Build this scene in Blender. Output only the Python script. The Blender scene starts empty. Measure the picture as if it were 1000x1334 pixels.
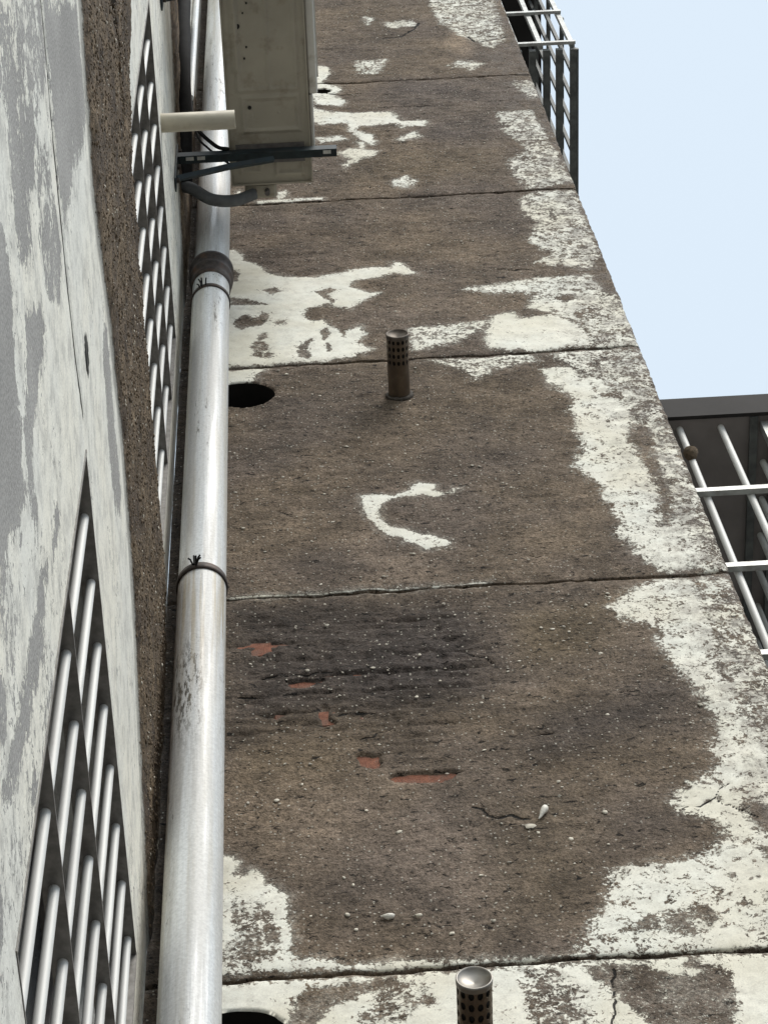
import bpy, math, random
import numpy as np
from mathutils import Matrix, Vector

random.seed(7)
scene = bpy.context.scene
C = scene.collection

# ------------------------------------------------------------------ camera
cam_data = bpy.data.cameras.new("camera")
cam = bpy.data.objects.new("camera", cam_data)
C.objects.link(cam)
scene.camera = cam
cam_data.sensor_fit = 'VERTICAL'
cam_data.sensor_height = 36.0
cam_data.lens = 83.3142
cam_data.clip_start = 0.05
cam_data.clip_end = 500.0
cam.matrix_world = Matrix([[0.997892, 0.055572, -0.033513, 0.33462], [0.035029, -0.895981, -0.442709, -2.646974], [-0.054629, 0.440602, -0.896039, 1.6], [0.0, 0.0, 0.0, 1.0]])

# ------------------------------------------------------------------ sky (bright veiled overcast) and soft sun
SUN_EL, SUN_AZ = 50.0, 145.0          # degrees; azimuth clockwise from +Y
world = bpy.data.worlds.new("World")
scene.world = world
world.use_nodes = True
wn = world.node_tree
wn.nodes.clear()
w_out = wn.nodes.new("ShaderNodeOutputWorld")
w_bg = wn.nodes.new("ShaderNodeBackground")
w_sky = wn.nodes.new("ShaderNodeTexSky")
w_sky.sky_type = 'NISHITA'
w_sky.sun_disc = False
w_sky.sun_elevation = math.radians(SUN_EL)
w_sky.sun_rotation = math.radians(SUN_AZ)
w_sky.air_density = 1.0
w_sky.dust_density = 3.0
w_mix = wn.nodes.new("ShaderNodeMix")
w_mix.data_type = 'RGBA'
w_mix.inputs[0].default_value = 0.86                      # thin cloud veil over the clear sky
w_mix.inputs[7].default_value = (6.9, 7.95, 8.95, 1.0)
wn.links.new(w_sky.outputs[0], w_mix.inputs[6])
wn.links.new(w_mix.outputs[2], w_bg.inputs[0])
w_bg.inputs[1].default_value = 0.12
wn.links.new(w_bg.outputs[0], w_out.inputs[0])

sun_data = bpy.data.lights.new("sun", 'SUN')
sun_data.energy = 3.0
sun_data.angle = math.radians(36.0)
sun_data.color = (1.0, 0.955, 0.89)
sun = bpy.data.objects.new("sun", sun_data)
C.objects.link(sun)
_el, _az = math.radians(SUN_EL), math.radians(SUN_AZ)
sun_dir = Vector((math.sin(_az) * math.cos(_el), math.cos(_az) * math.cos(_el), math.sin(_el)))
sun.rotation_euler = (-sun_dir).to_track_quat('-Z', 'Y').to_euler()

scene.cycles.max_bounces = 5
scene.cycles.diffuse_bounces = 3
scene.cycles.glossy_bounces = 3
scene.cycles.use_adaptive_sampling = True
scene.cycles.adaptive_threshold = 0.02

scene.view_settings.view_transform = 'Standard'
scene.view_settings.look = 'None'
scene.view_settings.exposure = 0.0
scene.view_settings.gamma = 1.0
scene.view_settings.use_curve_mapping = False

# ------------------------------------------------------------------ traced weathering and painted corner shade, wall millimetres
# main wall: (x, z) on the plane y = 0;  side wall with windows: (y, z) on the plane x = 0
PAINT = [  # add / bare, plateau, raggedness, outline
    ('+', 2, 30, [(1022, 12092), (1293, 12039), (1279, 11387), (1218, 11253), (1109, 11482), (1043, 11685)]),
    ('+', 3, 22, [(1023, 11018), (1076, 11089), (1158, 11016), (1101, 10946)]),
    ('+', 2, 22, [(796, 11732), (914, 11749), (926, 11669), (825, 11649)]),
    ('+', 2, 22, [(719, 11852), (747, 11820), (729, 11719)]),
    ('+', 2, 30, [(657, 11142), (764, 11146), (723, 10958), (655, 10959)]),
    ('+', 12, 12, [(464, 11131), (534, 11072), (537, 10969), (502, 10853), (562, 10798), (574, 10731), (533, 10674), (578, 10602), (569, 10520), (469, 10559), (453, 10731)]),
    ('+', 14, 15, [(447, 10521), (519, 10447), (636, 10417), (753, 10407), (781, 10281), (877, 10275), (864, 10218), (785, 10212), (759, 10255), (686, 10248), (628, 10238), (603, 10194), (663, 10126), (681, 10047), (657, 10004), (610, 10097), (583, 10197), (572, 10297), (470, 10285), (442, 10339)]),
    ('+', 8, 15, [(457, 10122), (537, 10147), (570, 10094), (472, 10063)]),
    ('+', 6, 15, [(762, 10071), (824, 10137), (843, 10086), (760, 10033)]),
    ('+', 10, 16, [(529, 9923), (574, 9980), (676, 9936), (662, 9883), (604, 9847), (550, 9749), (541, 9786), (577, 9852)]),
    ('+', 8, 8, [(602, 10060), (635, 10036), (626, 9962), (610, 9984)]),
    ('+', 5, 14, [(705, 9576), (763, 9635), (791, 9562), (755, 9500), (713, 9515)]),
    ('+', 10, 10, [(155, 9503), (171, 9560), (184, 9499), (182, 9417), (155, 9421)]),
    ('+', 8, 8, [(305, 9505), (332, 9534), (336, 9475), (304, 9438)]),
    ('+', 2, 30, [(1261, 10750), (1321, 10740), (1328, 10524), (1295, 10498)]),
    ('+', 3, 34, [(1160, 10336), (1276, 10326), (1291, 10077), (1298, 9888), (1322, 9476), (1175, 9416), (1139, 9626), (1139, 9732), (1223, 9845), (1206, 9949), (1163, 10080)]),
    ('+', 6, 30, [(1134, 9323), (1198, 9379), (1317, 9376), (1313, 9041), (1319, 8743), (1276, 8608), (1190, 8656), (1120, 8687), (1178, 8764), (1119, 8905), (1173, 9063), (1133, 9147)]),
    ('+', 5, 16, [(857, 8479), (980, 8515), (1104, 8551), (1267, 8540), (1296, 8368), (1218, 8315), (1130, 8360), (1044, 8438), (949, 8439)]),
    ('+', 8, 16, [(1075, 8401), (1152, 8344), (1320, 8365), (1329, 8190), (1280, 8086), (1198, 8159), (1115, 8234), (1053, 8306)]),
    ('-', 30, 10, [(1128, 8380), (1194, 8403), (1206, 8362), (1162, 8329)]),
    ('-', 30, 10, [(1174, 8238), (1224, 8269), (1239, 8203), (1192, 8148)]),
    ('+', 18, 15, [(930, 8248), (998, 8270), (1009, 8224), (1103, 8229), (1166, 8176), (1206, 8048), (1201, 7976), (1016, 7967), (898, 8007), (902, 8140)]),
    ('+', 5, 20, [(687, 8183), (833, 8199), (909, 8213), (878, 8131), (799, 8063), (706, 8017), (677, 8021)]),
    ('+', 3, 30, [(1214, 8283), (1338, 8330), (1325, 8079), (1331, 7970), (1217, 7962), (1201, 8097)]),
    ('+', 40, 11, [(103, 8964), (161, 8947), (181, 8900), (186, 8842), (225, 8815), (264, 8717), (307, 8683), (409, 8661), (503, 8688), (548, 8717), (583, 8726), (651, 8715), (664, 8777), (691, 8737), (732, 8640), (686, 8647), (657, 8658), (602, 8625), (534, 8615), (512, 8570), (572, 8501), (605, 8490), (545, 8432), (509, 8372), (472, 8397), (440, 8421), (373, 8392), (364, 8316), (394, 8287), (424, 8295), (434, 8250), (470, 8201), (481, 8138), (487, 8186), (535, 8223), (543, 8154), (520, 8096), (560, 8037), (502, 7992), (412, 7970), (111, 7965)]),
    ('+', 30, 10, [(111, 7931), (244, 7947), (239, 7913), (217, 7882), (206, 7827), (112, 7829)]),
    ('-', 30, 6, [(157, 8321), (176, 8356), (194, 8373), (213, 8332), (232, 8348), (241, 8385), (260, 8370), (255, 8307), (236, 8272), (203, 8264), (176, 8243), (157, 8271)]),
    ('-', 30, 5, [(226, 8199), (249, 8214), (258, 8170), (230, 8156)]),
    ('-', 30, 5, [(273, 8292), (310, 8305), (308, 8274), (282, 8272)]),
    ('-', 30, 5, [(243, 8569), (282, 8584), (300, 8548), (267, 8526)]),
    ('-', 30, 5, [(408, 8532), (454, 8559), (478, 8542), (443, 8507), (467, 8444), (459, 8419), (428, 8489)]),
    ('-', 30, 5, [(410, 8197), (434, 8225), (443, 8174), (421, 8123)]),
    ('-', 30, 5, [(425, 8110), (439, 8108), (441, 8048), (427, 8038)]),
    ('-', 8, 8, [(343, 8085), (367, 8130), (390, 8151), (370, 8082), (376, 7986), (341, 8003)]),
    ('-', 5, 16, [(212, 8140), (246, 8135), (270, 8013), (216, 8032)]),
    ('-', 20, 8, [(129, 8765), (171, 8759), (166, 8662), (137, 8667)]),
    ('-', 20, 8, [(142, 8517), (214, 8480), (261, 8441), (143, 8451)]),
    ('+', 3, 2, [(145, 6553), (294, 6551), (422, 6549), (586, 6549), (768, 6548), (768, 6544), (585, 6543), (421, 6543), (145, 6546)]),
    ('+', 3, 2, [(232, 9433), (458, 9439), (457, 9414), (232, 9409)]),
    ('+', 16, 5, [(483, 7058), (497, 7060), (541, 7059), (565, 7047), (580, 7059), (605, 7074), (614, 7100), (635, 7120), (674, 7102), (676, 7079), (656, 7072), (686, 7059), (693, 7040), (667, 7034), (643, 7051), (618, 7040), (589, 7044), (559, 7030), (536, 7006), (524, 6972), (524, 6924), (537, 6888), (560, 6863), (587, 6851), (614, 6827), (642, 6819), (663, 6800), (688, 6776), (682, 6751), (655, 6750), (627, 6742), (609, 6764), (592, 6783), (578, 6781), (573, 6811), (543, 6827), (520, 6860), (507, 6896), (491, 6928), (484, 6986)]),
    ('+', 4, 8, [(698, 7057), (739, 7075), (717, 7050)]),
    ('+', 3, 20, [(722, 7927), (900, 7925), (1012, 7932), (1029, 7884), (891, 7834), (841, 7768), (805, 7858)]),
    ('+', 2, 34, [(1078, 7923), (1237, 7942), (1333, 7911), (1319, 7675), (1313, 7436), (1281, 7364), (1223, 7688), (1149, 7782)]),
    ('+', 15, 24, [(1038, 7814), (1111, 7827), (1145, 7754), (1205, 7712), (1205, 7636), (1170, 7614), (1208, 7582), (1240, 7535), (1239, 7421), (1204, 7324), (1218, 7249), (1217, 7153), (1236, 7057), (1230, 6967), (1209, 6885), (1214, 6794), (1277, 6791), (1284, 6722), (1292, 6631), (1270, 6570), (1174, 6565), (1139, 6638), (1125, 6734), (1092, 6767), (1122, 6819), (1109, 6916), (1094, 6984), (1097, 7052), (1061, 7112), (1044, 7161), (1070, 7244), (1092, 7315), (1077, 7391), (1089, 7451), (1072, 7521), (1099, 7596), (1078, 7653), (1043, 7724)]),
    ('+', 4, 26, [(1281, 7364), (1317, 7385), (1324, 7069), (1328, 6759), (1319, 6556), (1271, 6542), (1275, 6724), (1251, 6811), (1270, 6984), (1263, 7123)]),
    ('+', 8, 10, [(1261, 7209), (1291, 7225), (1298, 7166), (1279, 7150), (1288, 7083), (1265, 7114)]),
    ('+', 14, 26, [(1031, 6391), (1060, 6440), (1107, 6488), (1185, 6525), (1246, 6502), (1246, 6410), (1243, 6336), (1248, 6244), (1236, 6158), (1228, 6057), (1246, 5972), (1249, 5860), (1271, 5765), (1235, 5510), (1208, 5568), (1165, 5545), (1187, 5461), (1218, 5430), (1147, 5080), (936, 5079), (768, 5085), (801, 5125), (826, 5181), (845, 5216), (865, 5275), (884, 5310), (875, 5349), (935, 5356), (1011, 5363), (1075, 5388), (1120, 5428), (1128, 5480), (1104, 5510), (1055, 5535), (1033, 5570), (1068, 5612), (1123, 5657), (1157, 5718), (1150, 5764), (1184, 5836), (1185, 5915), (1164, 6031), (1136, 6115), (1119, 6199), (1122, 6284), (1094, 6310), (1065, 6328)]),
    ('+', 2, 34, [(1246, 6502), (1320, 6508), (1325, 6253), (1330, 5979), (1283, 5749), (1249, 5988), (1244, 6192)]),
    ('-', 7, 16, [(1030, 5526), (1067, 5517), (1103, 5502), (1130, 5477), (1122, 5446), (1090, 5428), (1056, 5405), (1013, 5373), (969, 5378), (988, 5455)]),
    ('-', 5, 14, [(864, 5166), (909, 5180), (942, 5206), (971, 5207), (1009, 5223), (1035, 5230), (1053, 5199), (1061, 5179), (1040, 5152), (1008, 5132), (974, 5140), (933, 5154), (890, 5149)]),
    ('-', 6, 14, [(1192, 5487), (1233, 5538), (1221, 5443), (1178, 5456)]),
    ('-', 6, 12, [(1184, 5394), (1213, 5404), (1203, 5353), (1180, 5361)]),
    ('-', 10, 3, [(1106, 5312), (1117, 5319), (1118, 5308), (1110, 5302)]),
    ('-', 10, 3, [(1138, 5296), (1148, 5303), (1148, 5293), (1140, 5289)]),
    ('-', 10, 3, [(1154, 5305), (1166, 5309), (1164, 5299), (1156, 5297)]),
    ('-', 10, 3, [(1073, 5199), (1083, 5203), (1078, 5189), (1071, 5190)]),
    ('-', 10, 3, [(1062, 5155), (1071, 5159), (1069, 5147), (1062, 5148)]),
    ('-', 10, 3, [(1125, 5367), (1138, 5371), (1136, 5360), (1125, 5359)]),
    ('-', 10, 4, [(1103, 5574), (1117, 5578), (1114, 5564), (1103, 5563)]),
    ('-', 10, 4, [(1125, 5583), (1141, 5587), (1139, 5567), (1129, 5568)]),
    ('+', 14, 9, [(129, 5477), (162, 5474), (168, 5437), (163, 5416), (183, 5409), (195, 5421), (215, 5416), (221, 5380), (236, 5373), (244, 5347), (262, 5338), (264, 5300), (260, 5252), (268, 5215), (273, 5191), (264, 5157), (280, 5127), (308, 5134), (345, 5121), (363, 5096), (132, 5106)]),
    ('-', 1, 16, [(161, 5323), (197, 5332), (226, 5267), (242, 5206), (224, 5137), (154, 5117), (137, 5170), (168, 5237)]),
    ('+', 6, 12, [(335, 5099), (462, 5109), (629, 5092), (768, 5082), (760, 5074), (627, 5078), (460, 5082)]),
    ('+', 20, 14, [(126, 5075), (376, 5070), (627, 5072), (1144, 5067), (1096, 4832), (128, 4927)]),
    ('-', 12, 12, [(270, 5020), (289, 5045), (348, 5052), (431, 5062), (452, 5069), (458, 5041), (422, 5027), (373, 5010), (332, 4988), (310, 4951), (289, 4922), (257, 4925)]),
    ('-', 2, 24, [(429, 5026), (493, 5047), (510, 4996), (451, 4937), (384, 4944)]),
    ('-', 2, 26, [(682, 5064), (737, 5058), (781, 4969), (782, 4873), (689, 4882), (686, 4979)]),
    ('-', 12, 12, [(790, 5062), (849, 5060), (918, 5058), (957, 5036), (989, 5060), (1046, 5027), (1050, 4942), (1019, 4850), (888, 4863), (882, 4912), (852, 4940), (837, 4975), (814, 5010)]),
    ('+', 8, 8, [(911, 5054), (946, 5055), (977, 5034), (1011, 5026), (980, 5011), (941, 5024), (916, 5040)]),
]
TONE = [
    (-0.45, 120, [(140, 6504), (691, 6496), (740, 6251), (662, 5958), (571, 5843), (379, 5895), (151, 5890)]),
    (-0.3, 60, [(140, 6504), (420, 6501), (417, 6434), (141, 6422)]),
    (-0.25, 100, [(711, 5952), (919, 6026), (1128, 6068), (1155, 5839), (1015, 5675), (782, 5701)]),
    (-0.15, 120, [(144, 7920), (633, 7939), (1160, 7865), (993, 7206), (547, 7169), (146, 7316)]),
    (-0.15, 140, [(579, 12178), (1022, 12092), (819, 10998), (536, 10935)]),
    (0.25, 90, [(471, 6823), (634, 6720), (623, 6562), (478, 6579)]),
    (0.28, 120, [(152, 5799), (342, 5749), (644, 5573), (596, 5366), (302, 5448), (153, 5491)]),
    (0.3, 60, [(592, 5497), (637, 5492), (608, 5098), (574, 5102)]),
    (0.15, 90, [(396, 7482), (687, 7443), (713, 7242), (429, 7232)]),
    (0.2, 80, [(551, 8578), (947, 8420), (935, 8291), (556, 8189)]),
    (0.45, 40, [(1049, 11556), (1163, 11534), (1131, 11173), (1037, 11190)]),
    (-0.5, 40, [(-8, 4974), (-23, 6543), (-15, 8333), (-3, 12292), (77, 12277), (73, 8320), (80, 6531), (73, 4966)]),  # strip behind the drain pipe: its shade and dirt painted as darker tone
]
WARM = [
    (0.9, 110, [(757, 6431), (1045, 6434), (1009, 6184), (760, 6110)]),
    (0.6, 140, [(651, 5657), (918, 5657), (839, 5192), (634, 5142)]),
    (0.5, 120, [(501, 9928), (1099, 10014), (1164, 9553), (514, 9530)]),
    (0.6, 100, [(151, 5921), (395, 5894), (405, 5742), (152, 5740)]),
    (-0.8, 120, [(140, 6504), (762, 6487), (720, 6048), (151, 5984)]),
    (-0.8, 120, [(793, 5943), (1128, 6068), (1123, 5843), (788, 5759)]),
    (-0.6, 120, [(689, 10908), (1357, 10788), (1267, 9986), (868, 9959)]),
]
ERODE = [(1.0, 90, [(140, 6467), (687, 6458), (736, 6216), (646, 5960), (538, 5832), (380, 5926), (151, 5921)])]
BRICK_SPOT = [
    [(199, 6339), (220, 6347), (243, 6348), (244, 6288), (230, 6275), (219, 6255), (202, 6278)],
    [(279, 6139), (320, 6144), (361, 6150), (361, 6133), (320, 6124), (286, 6121)],
    [(348, 6045), (358, 6037), (361, 5992), (372, 5971), (385, 5964), (374, 5949), (348, 5949), (343, 5981)],
    [(415, 5818), (434, 5825), (456, 5816), (468, 5794), (460, 5771), (438, 5768), (416, 5782)],
    [(474, 5726), (500, 5737), (540, 5742), (587, 5739), (633, 5737), (613, 5722), (580, 5699), (529, 5705), (490, 5709)],
]
CRACKS = [
    (5, [(640, 5602), (658, 5589), (668, 5565), (685, 5552), (710, 5555), (749, 5546)]),
    (2, [(1049, 5544), (1090, 5559), (1124, 5577), (1166, 5635)]),
    (2, [(1129, 5571), (1150, 5552), (1176, 5522), (1196, 5508)]),
    (2.5, [(219, 6166), (321, 6175), (390, 6177)]),
    (3, [(167, 6085), (226, 6085)]),
    (3, [(382, 5986), (465, 5990)]),
    (3, [(427, 5884), (478, 5909), (503, 5919)]),
    (2, [(783, 5856), (832, 5860)]),
    (6, [(776, 11482), (849, 11493), (921, 11605), (944, 11704)]),
    (5, [(1138, 11439), (1162, 11348), (1298, 11409)]),
    (4, [(438, 10755), (557, 10670), (648, 10675)]),
    (4, [(727, 10472), (905, 10472)]),
    (3, [(969, 8654), (1112, 8618)]),
    (3, [(874, 6682), (901, 6671)]),
    (3, [(264, 7000), (303, 6965)]),
    (3, [(844, 5047), (838, 4985), (819, 4880)]),
    (3, [(669, 6241), (733, 6182)]),
]
SHELL = [(778, 5559), (450, 5239), (506, 5236), (745, 5513)]
L_BARE = [
    ('-', 25, 10, [(-1811, 5023), (-1670, 5588), (-1571, 5565), (-1479, 5557), (-1461, 5440), (-1492, 5241), (-1471, 5133), (-1483, 5007), (-1591, 4990), (-1692, 5001)]),
    ('-', 14, 10, [(-1816, 4433), (-1786, 4601), (-1744, 4751), (-1695, 4728), (-1651, 4631), (-1669, 4552), (-1620, 4539), (-1617, 4461), (-1653, 4389), (-1730, 4395), (-1785, 4407)]),
    ('-', 4, 16, [(-1945, 4482), (-1824, 4967), (-1727, 4956), (-1709, 4788), (-1786, 4601), (-1816, 4433), (-1874, 4398)]),
    ('-', 4, 10, [(-1692, 4738), (-1632, 4858), (-1557, 4879), (-1464, 4911), (-1425, 4823), (-1494, 4672), (-1589, 4657)]),
    ('-', 30, 8, [(-1755, 4210), (-1727, 4265), (-1672, 4282), (-1644, 4279), (-1608, 4246), (-1563, 4235), (-1522, 4238), (-1499, 4244), (-1454, 4209), (-1408, 4209), (-1415, 4138), (-1437, 4038), (-1477, 3884)]),
    ('-', 12, 7, [(-1564, 4395), (-1539, 4499), (-1496, 4604), (-1465, 4604), (-1465, 4495), (-1452, 4450), (-1435, 4377), (-1409, 4306), (-1375, 4287), (-1343, 4308), (-1339, 4252), (-1394, 4226), (-1440, 4238), (-1473, 4257), (-1493, 4305), (-1520, 4363)]),
    ('-', 10, 4, [(-1245, 4509), (-1221, 4520), (-1210, 4459), (-1217, 4410), (-1236, 4423)]),
    ('-', 10, 4, [(-1273, 4319), (-1239, 4341), (-1238, 4300), (-1264, 4282)]),
    ('-', 14, 6, [(-1268, 4274), (-1229, 4275), (-1199, 4170), (-1205, 4032), (-1219, 3916), (-1242, 3782), (-1290, 3728), (-1280, 3827), (-1273, 3919), (-1270, 4046), (-1275, 4170)]),
    ('-', 12, 6, [(-1397, 3791), (-1357, 3844), (-1321, 3839), (-1326, 3752), (-1362, 3724)]),
    ('-', 8, 5, [(-1156, 3991), (-1128, 4002), (-1126, 3952), (-1145, 3942)]),
    ('-', 12, 6, [(-1252, 3621), (-1214, 3647), (-1180, 3615), (-1195, 3555)]),
    ('-', 10, 5, [(-1093, 4873), (-1037, 4991), (-975, 4979), (-999, 4931)]),
    ('-', 14, 5, [(-1094, 5569), (-1002, 5576), (-891, 5552), (-763, 5560), (-754, 5482), (-809, 5402), (-901, 5398), (-1008, 5422), (-1085, 5447)]),
]
L_BAND = [[(-1654, 5650), (-1535, 5598), (-1447, 5574), (-1335, 5537), (-1257, 5558), (-1099, 5633), (-958, 5644), (-822, 5671), (-630, 5636), (-470, 5563), (-305, 5443), (-142, 5324), (7, 5192), (100, 5318), (-69, 6432), (-594, 6462), (-1086, 6501), (-1196, 6676), (-1325, 6971), (-1391, 7143), (-1728, 5674)],
    [(0, 8450), (-800, 9050), (-2000, 9200), (-2000, 10400), (0, 10400)]]
L_GROOVE = [(-1819, 4989), (-1729, 4989), (-1621, 4967), (-1503, 4967), (-1382, 4967), (-1252, 4978), (-1164, 5002)]
BAND_CRACK = [(-1484, 6334), (-1407, 6389), (-1357, 6398), (-1285, 6367), (-1227, 6399)]

WALL_W = 1.331                                                   # width of the main wall
JOINT = [-0.6, 0.8, 2.22, 3.65, 5.08, 6.538, 7.955, 9.401, 10.838, 12.28, 13.7]
Z_TOP = 13.7

# ------------------------------------------------------------------ numpy helpers
def vnoise(x, y, seed):
    rs = np.random.RandomState(seed)
    T = rs.rand(256, 256)
    xi = np.floor(x).astype(np.int64); yi = np.floor(y).astype(np.int64)
    fx = x - xi; fy = y - yi
    fx = fx * fx * (3 - 2 * fx); fy = fy * fy * (3 - 2 * fy)
    a = T[xi & 255, yi & 255]; b = T[(xi + 1) & 255, yi & 255]
    c = T[xi & 255, (yi + 1) & 255]; d = T[(xi + 1) & 255, (yi + 1) & 255]
    return (a * (1 - fx) + b * fx) * (1 - fy) + (c * (1 - fx) + d * fx) * fy

def fbm(x, y, seed, octaves=4, gain=0.5):
    s = 0; a = 1.0; t = 0
    for o in range(octaves):
        s = s + a * (vnoise(x * 2 ** o + 17.3 * o, y * 2 ** o + 5.1 * o, seed + o) - 0.5); t += a; a *= gain
    return s / t * 2

def poly_sd(px, py, poly):
    """signed distance, + inside"""
    d = np.full(px.shape, 1e9); inside = np.zeros(px.shape, bool)
    n = len(poly)
    for i in range(n):
        ax, ay = poly[i]; bx, by = poly[(i + 1) % n]
        ex, ey = bx - ax, by - ay
        l2 = ex * ex + ey * ey + 1e-9
        t = np.clip(((px - ax) * ex + (py - ay) * ey) / l2, 0, 1)
        d = np.minimum(d, (px - ax - t * ex) ** 2 + (py - ay - t * ey) ** 2)
        if ay != by:
            c = ((ay > py) != (by > py)) & (px < (bx - ax) * (py - ay) / (by - ay) + ax)
            inside ^= c
    d = np.sqrt(d)
    return np.where(inside, d, -d)

def near(px, py, poly, m):
    xs = [q[0] for q in poly]; ys = [q[1] for q in poly]
    return (px > min(xs) - m) & (px < max(xs) + m) & (py > min(ys) - m) & (py < max(ys) + m)

def paint_field(u, v, patches, base):
    """signed distance to the paint's edge in mm and the raggedness there"""
    F = np.full(u.shape, base, float); G = np.full(u.shape, 10.0)
    for op, cap, rag, poly in patches:
        k = near(u, v, poly, 160)
        if not k.any(): continue
        sd = np.minimum(poly_sd(u[k], v[k], poly), cap)
        f, g = F[k], G[k]
        if op == '+':
            w = np.clip((sd + 60) / 60, 0, 1)
            g = np.where(sd > f - 30, np.maximum(g * (1 - w), 0) + rag * w, g)
            F[k] = np.maximum(f, sd)
        else:
            w = np.clip((sd + 40) / 40, 0, 1)
            g = g * (1 - w) + rag * w
            F[k] = np.minimum(f, -sd)
        G[k] = g
    return F, G

def soft_field(u, v, items):
    F = np.zeros(u.shape)
    for val, feather, poly in items:
        k = near(u, v, poly, feather * 1.5)
        if not k.any(): continue
        sd = poly_sd(u[k], v[k], poly)
        t = np.clip((sd + feather) / (2 * feather), 0, 1)
        F[k] += val * t * t * (3 - 2 * t)
    return F

def line_d(u, v, pts):
    d = np.full(u.shape, 1e9)
    for (ax, ay), (bx, by) in zip(pts[:-1], pts[1:]):
        ex, ey = bx - ax, by - ay
        t = np.clip(((u - ax) * ex + (v - ay) * ey) / (ex * ex + ey * ey + 1e-9), 0, 1)
        d = np.minimum(d, (u - ax - t * ex) ** 2 + (v - ay - t * ey) ** 2)
    return np.sqrt(d)

# ------------------------------------------------------------------ object helpers
def mesh_np(name, co, quads, attrs=None, smooth=True):
    me = bpy.data.meshes.new(name)
    co = np.asarray(co, np.float32); quads = np.asarray(quads, np.int32)
    n = quads.shape[1]
    me.vertices.add(len(co)); me.vertices.foreach_set('co', co.ravel())
    me.loops.add(quads.size); me.loops.foreach_set('vertex_index', quads.ravel())
    me.polygons.add(len(quads))
    me.polygons.foreach_set('loop_start', np.arange(0, quads.size, n, dtype=np.int32))
    me.polygons.foreach_set('loop_total', np.full(len(quads), n, np.int32))
    me.polygons.foreach_set('use_smooth', np.full(len(quads), smooth, bool))
    for k, a in (attrs or {}).items():
        at = me.attributes.new(k, 'FLOAT', 'POINT')
        at.data.foreach_set('value', np.asarray(a, np.float32).ravel())
    me.update(calc_edges=True)
    me.validate()
    return me

class MB:
    """collects simple solids into one mesh"""
    def __init__(self): self.v = []; self.f = []; self.sm = []
    def add(self, vs, fs, smooth=False):
        o = len(self.v); self.v += [tuple(q) for q in vs]
        self.f += [tuple(i + o for i in f) for f in fs]; self.sm += [smooth] * len(fs)
    def box(self, a, b, bev=0.0):
        (x0, y0, z0), (x1, y1, z1) = a, b
        if bev <= 0:
            vs = [(x, y, z) for z in (z0, z1) for y in (y0, y1) for x in (x0, x1)]
            self.add(vs, [(0, 2, 3, 1), (4, 5, 7, 6), (0, 1, 5, 4), (2, 6, 7, 3), (0, 4, 6, 2), (1, 3, 7, 5)])
            return
        vs = []; idx = {}
        for i, sx in enumerate((x0, x1)):
            for j, sy in enumerate((y0, y1)):
                for k, sz in enumerate((z0, z1)):
                    cx = sx + (bev if i == 0 else -bev); cy = sy + (bev if j == 0 else -bev); cz = sz + (bev if k == 0 else -bev)
                    for ax, q in enumerate(((sx, cy, cz), (cx, sy, cz), (cx, cy, sz))):
                        idx[(i, j, k, ax)] = len(vs); vs.append(q)
        fs = []
        for ax in range(3):
            for s in (0, 1):
                o = [a for a in range(3) if a != ax]
                cyc = [(0, 0), (1, 0), (1, 1), (0, 1)]
                f = []
                for c in cyc:
                    key = [0, 0, 0]; key[ax] = s; key[o[0]] = c[0]; key[o[1]] = c[1]
                    f.append(idx[(*key, ax)])
                flip = (s == 0) != (ax == 1)
                fs.append(tuple(reversed(f)) if flip else tuple(f))
        for a1 in range(3):
            for a2 in range(a1 + 1, 3):
                a3 = 3 - a1 - a2
                for s1 in (0, 1):
                    for s2 in (0, 1):
                        def kk(s3, ax):
                            key = [0, 0, 0]; key[a1] = s1; key[a2] = s2; key[a3] = s3
                            return idx[(*key, ax)]
                        fs.append((kk(0, a1), kk(0, a2), kk(1, a2), kk(1, a1)))
        for i in (0, 1):
            for j in (0, 1):
                for k in (0, 1):
                    fs.append((idx[(i, j, k, 0)], idx[(i, j, k, 1)], idx[(i, j, k, 2)]))
        self.add(vs, fs)
    def sweep(self, pts, rad, n=12, caps=True, smooth=True):
        pts = [Vector(q) for q in pts]
        rads = rad if isinstance(rad, (list, tuple)) else [rad] * len(pts)
        t = (pts[1] - pts[0]).normalized()
        up = Vector((0, 0, 1)) if abs(t.z) < 0.9 else Vector((0, 1, 0))
        u = t.cross(up).normalized()
        vs = []
        for i, q in enumerate(pts):
            if i == 0: tt = pts[1] - pts[0]
            elif i == len(pts) - 1: tt = pts[-1] - pts[-2]
            else: tt = pts[i + 1] - pts[i - 1]
            tt.normalize()
            u = (u - tt * u.dot(tt)).normalized(); w = tt.cross(u)
            for k in range(n):
                a = 2 * math.pi * k / n
                vs.append(q + (u * math.cos(a) + w * math.sin(a)) * rads[i])
        m = len(pts)
        fs = [(i * n + k, i * n + (k + 1) % n, (i + 1) * n + (k + 1) % n, (i + 1) * n + k) for i in range(m - 1) for k in range(n)]
        self.add(vs, fs, smooth)
        if caps:
            self.add(vs[:n], [tuple(reversed(range(n)))]); self.add(vs[-n:], [tuple(range(n))])
    def lathe(self, prof, n=32, smooth=True):
        """profile [(r, z)] about the z axis"""
        vs = []
        for r, z in prof:
            for k in range(n):
                a = 2 * math.pi * k / n; vs.append((r * math.cos(a), r * math.sin(a), z))
        fs = [(i * n + k, i * n + (k + 1) % n, (i + 1) * n + (k + 1) % n, (i + 1) * n + k) for i in range(len(prof) - 1) for k in range(n)]
        self.add(vs, fs, smooth)
    def data(self, name):
        me = bpy.data.meshes.new(name)
        me.from_pydata(self.v, [], self.f)
        me.polygons.foreach_set('use_smooth', self.sm)
        me.update()
        import bmesh
        bm = bmesh.new(); bm.from_mesh(me); bmesh.ops.recalc_face_normals(bm, faces=bm.faces); bm.to_mesh(me); bm.free()
        return me

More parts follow.
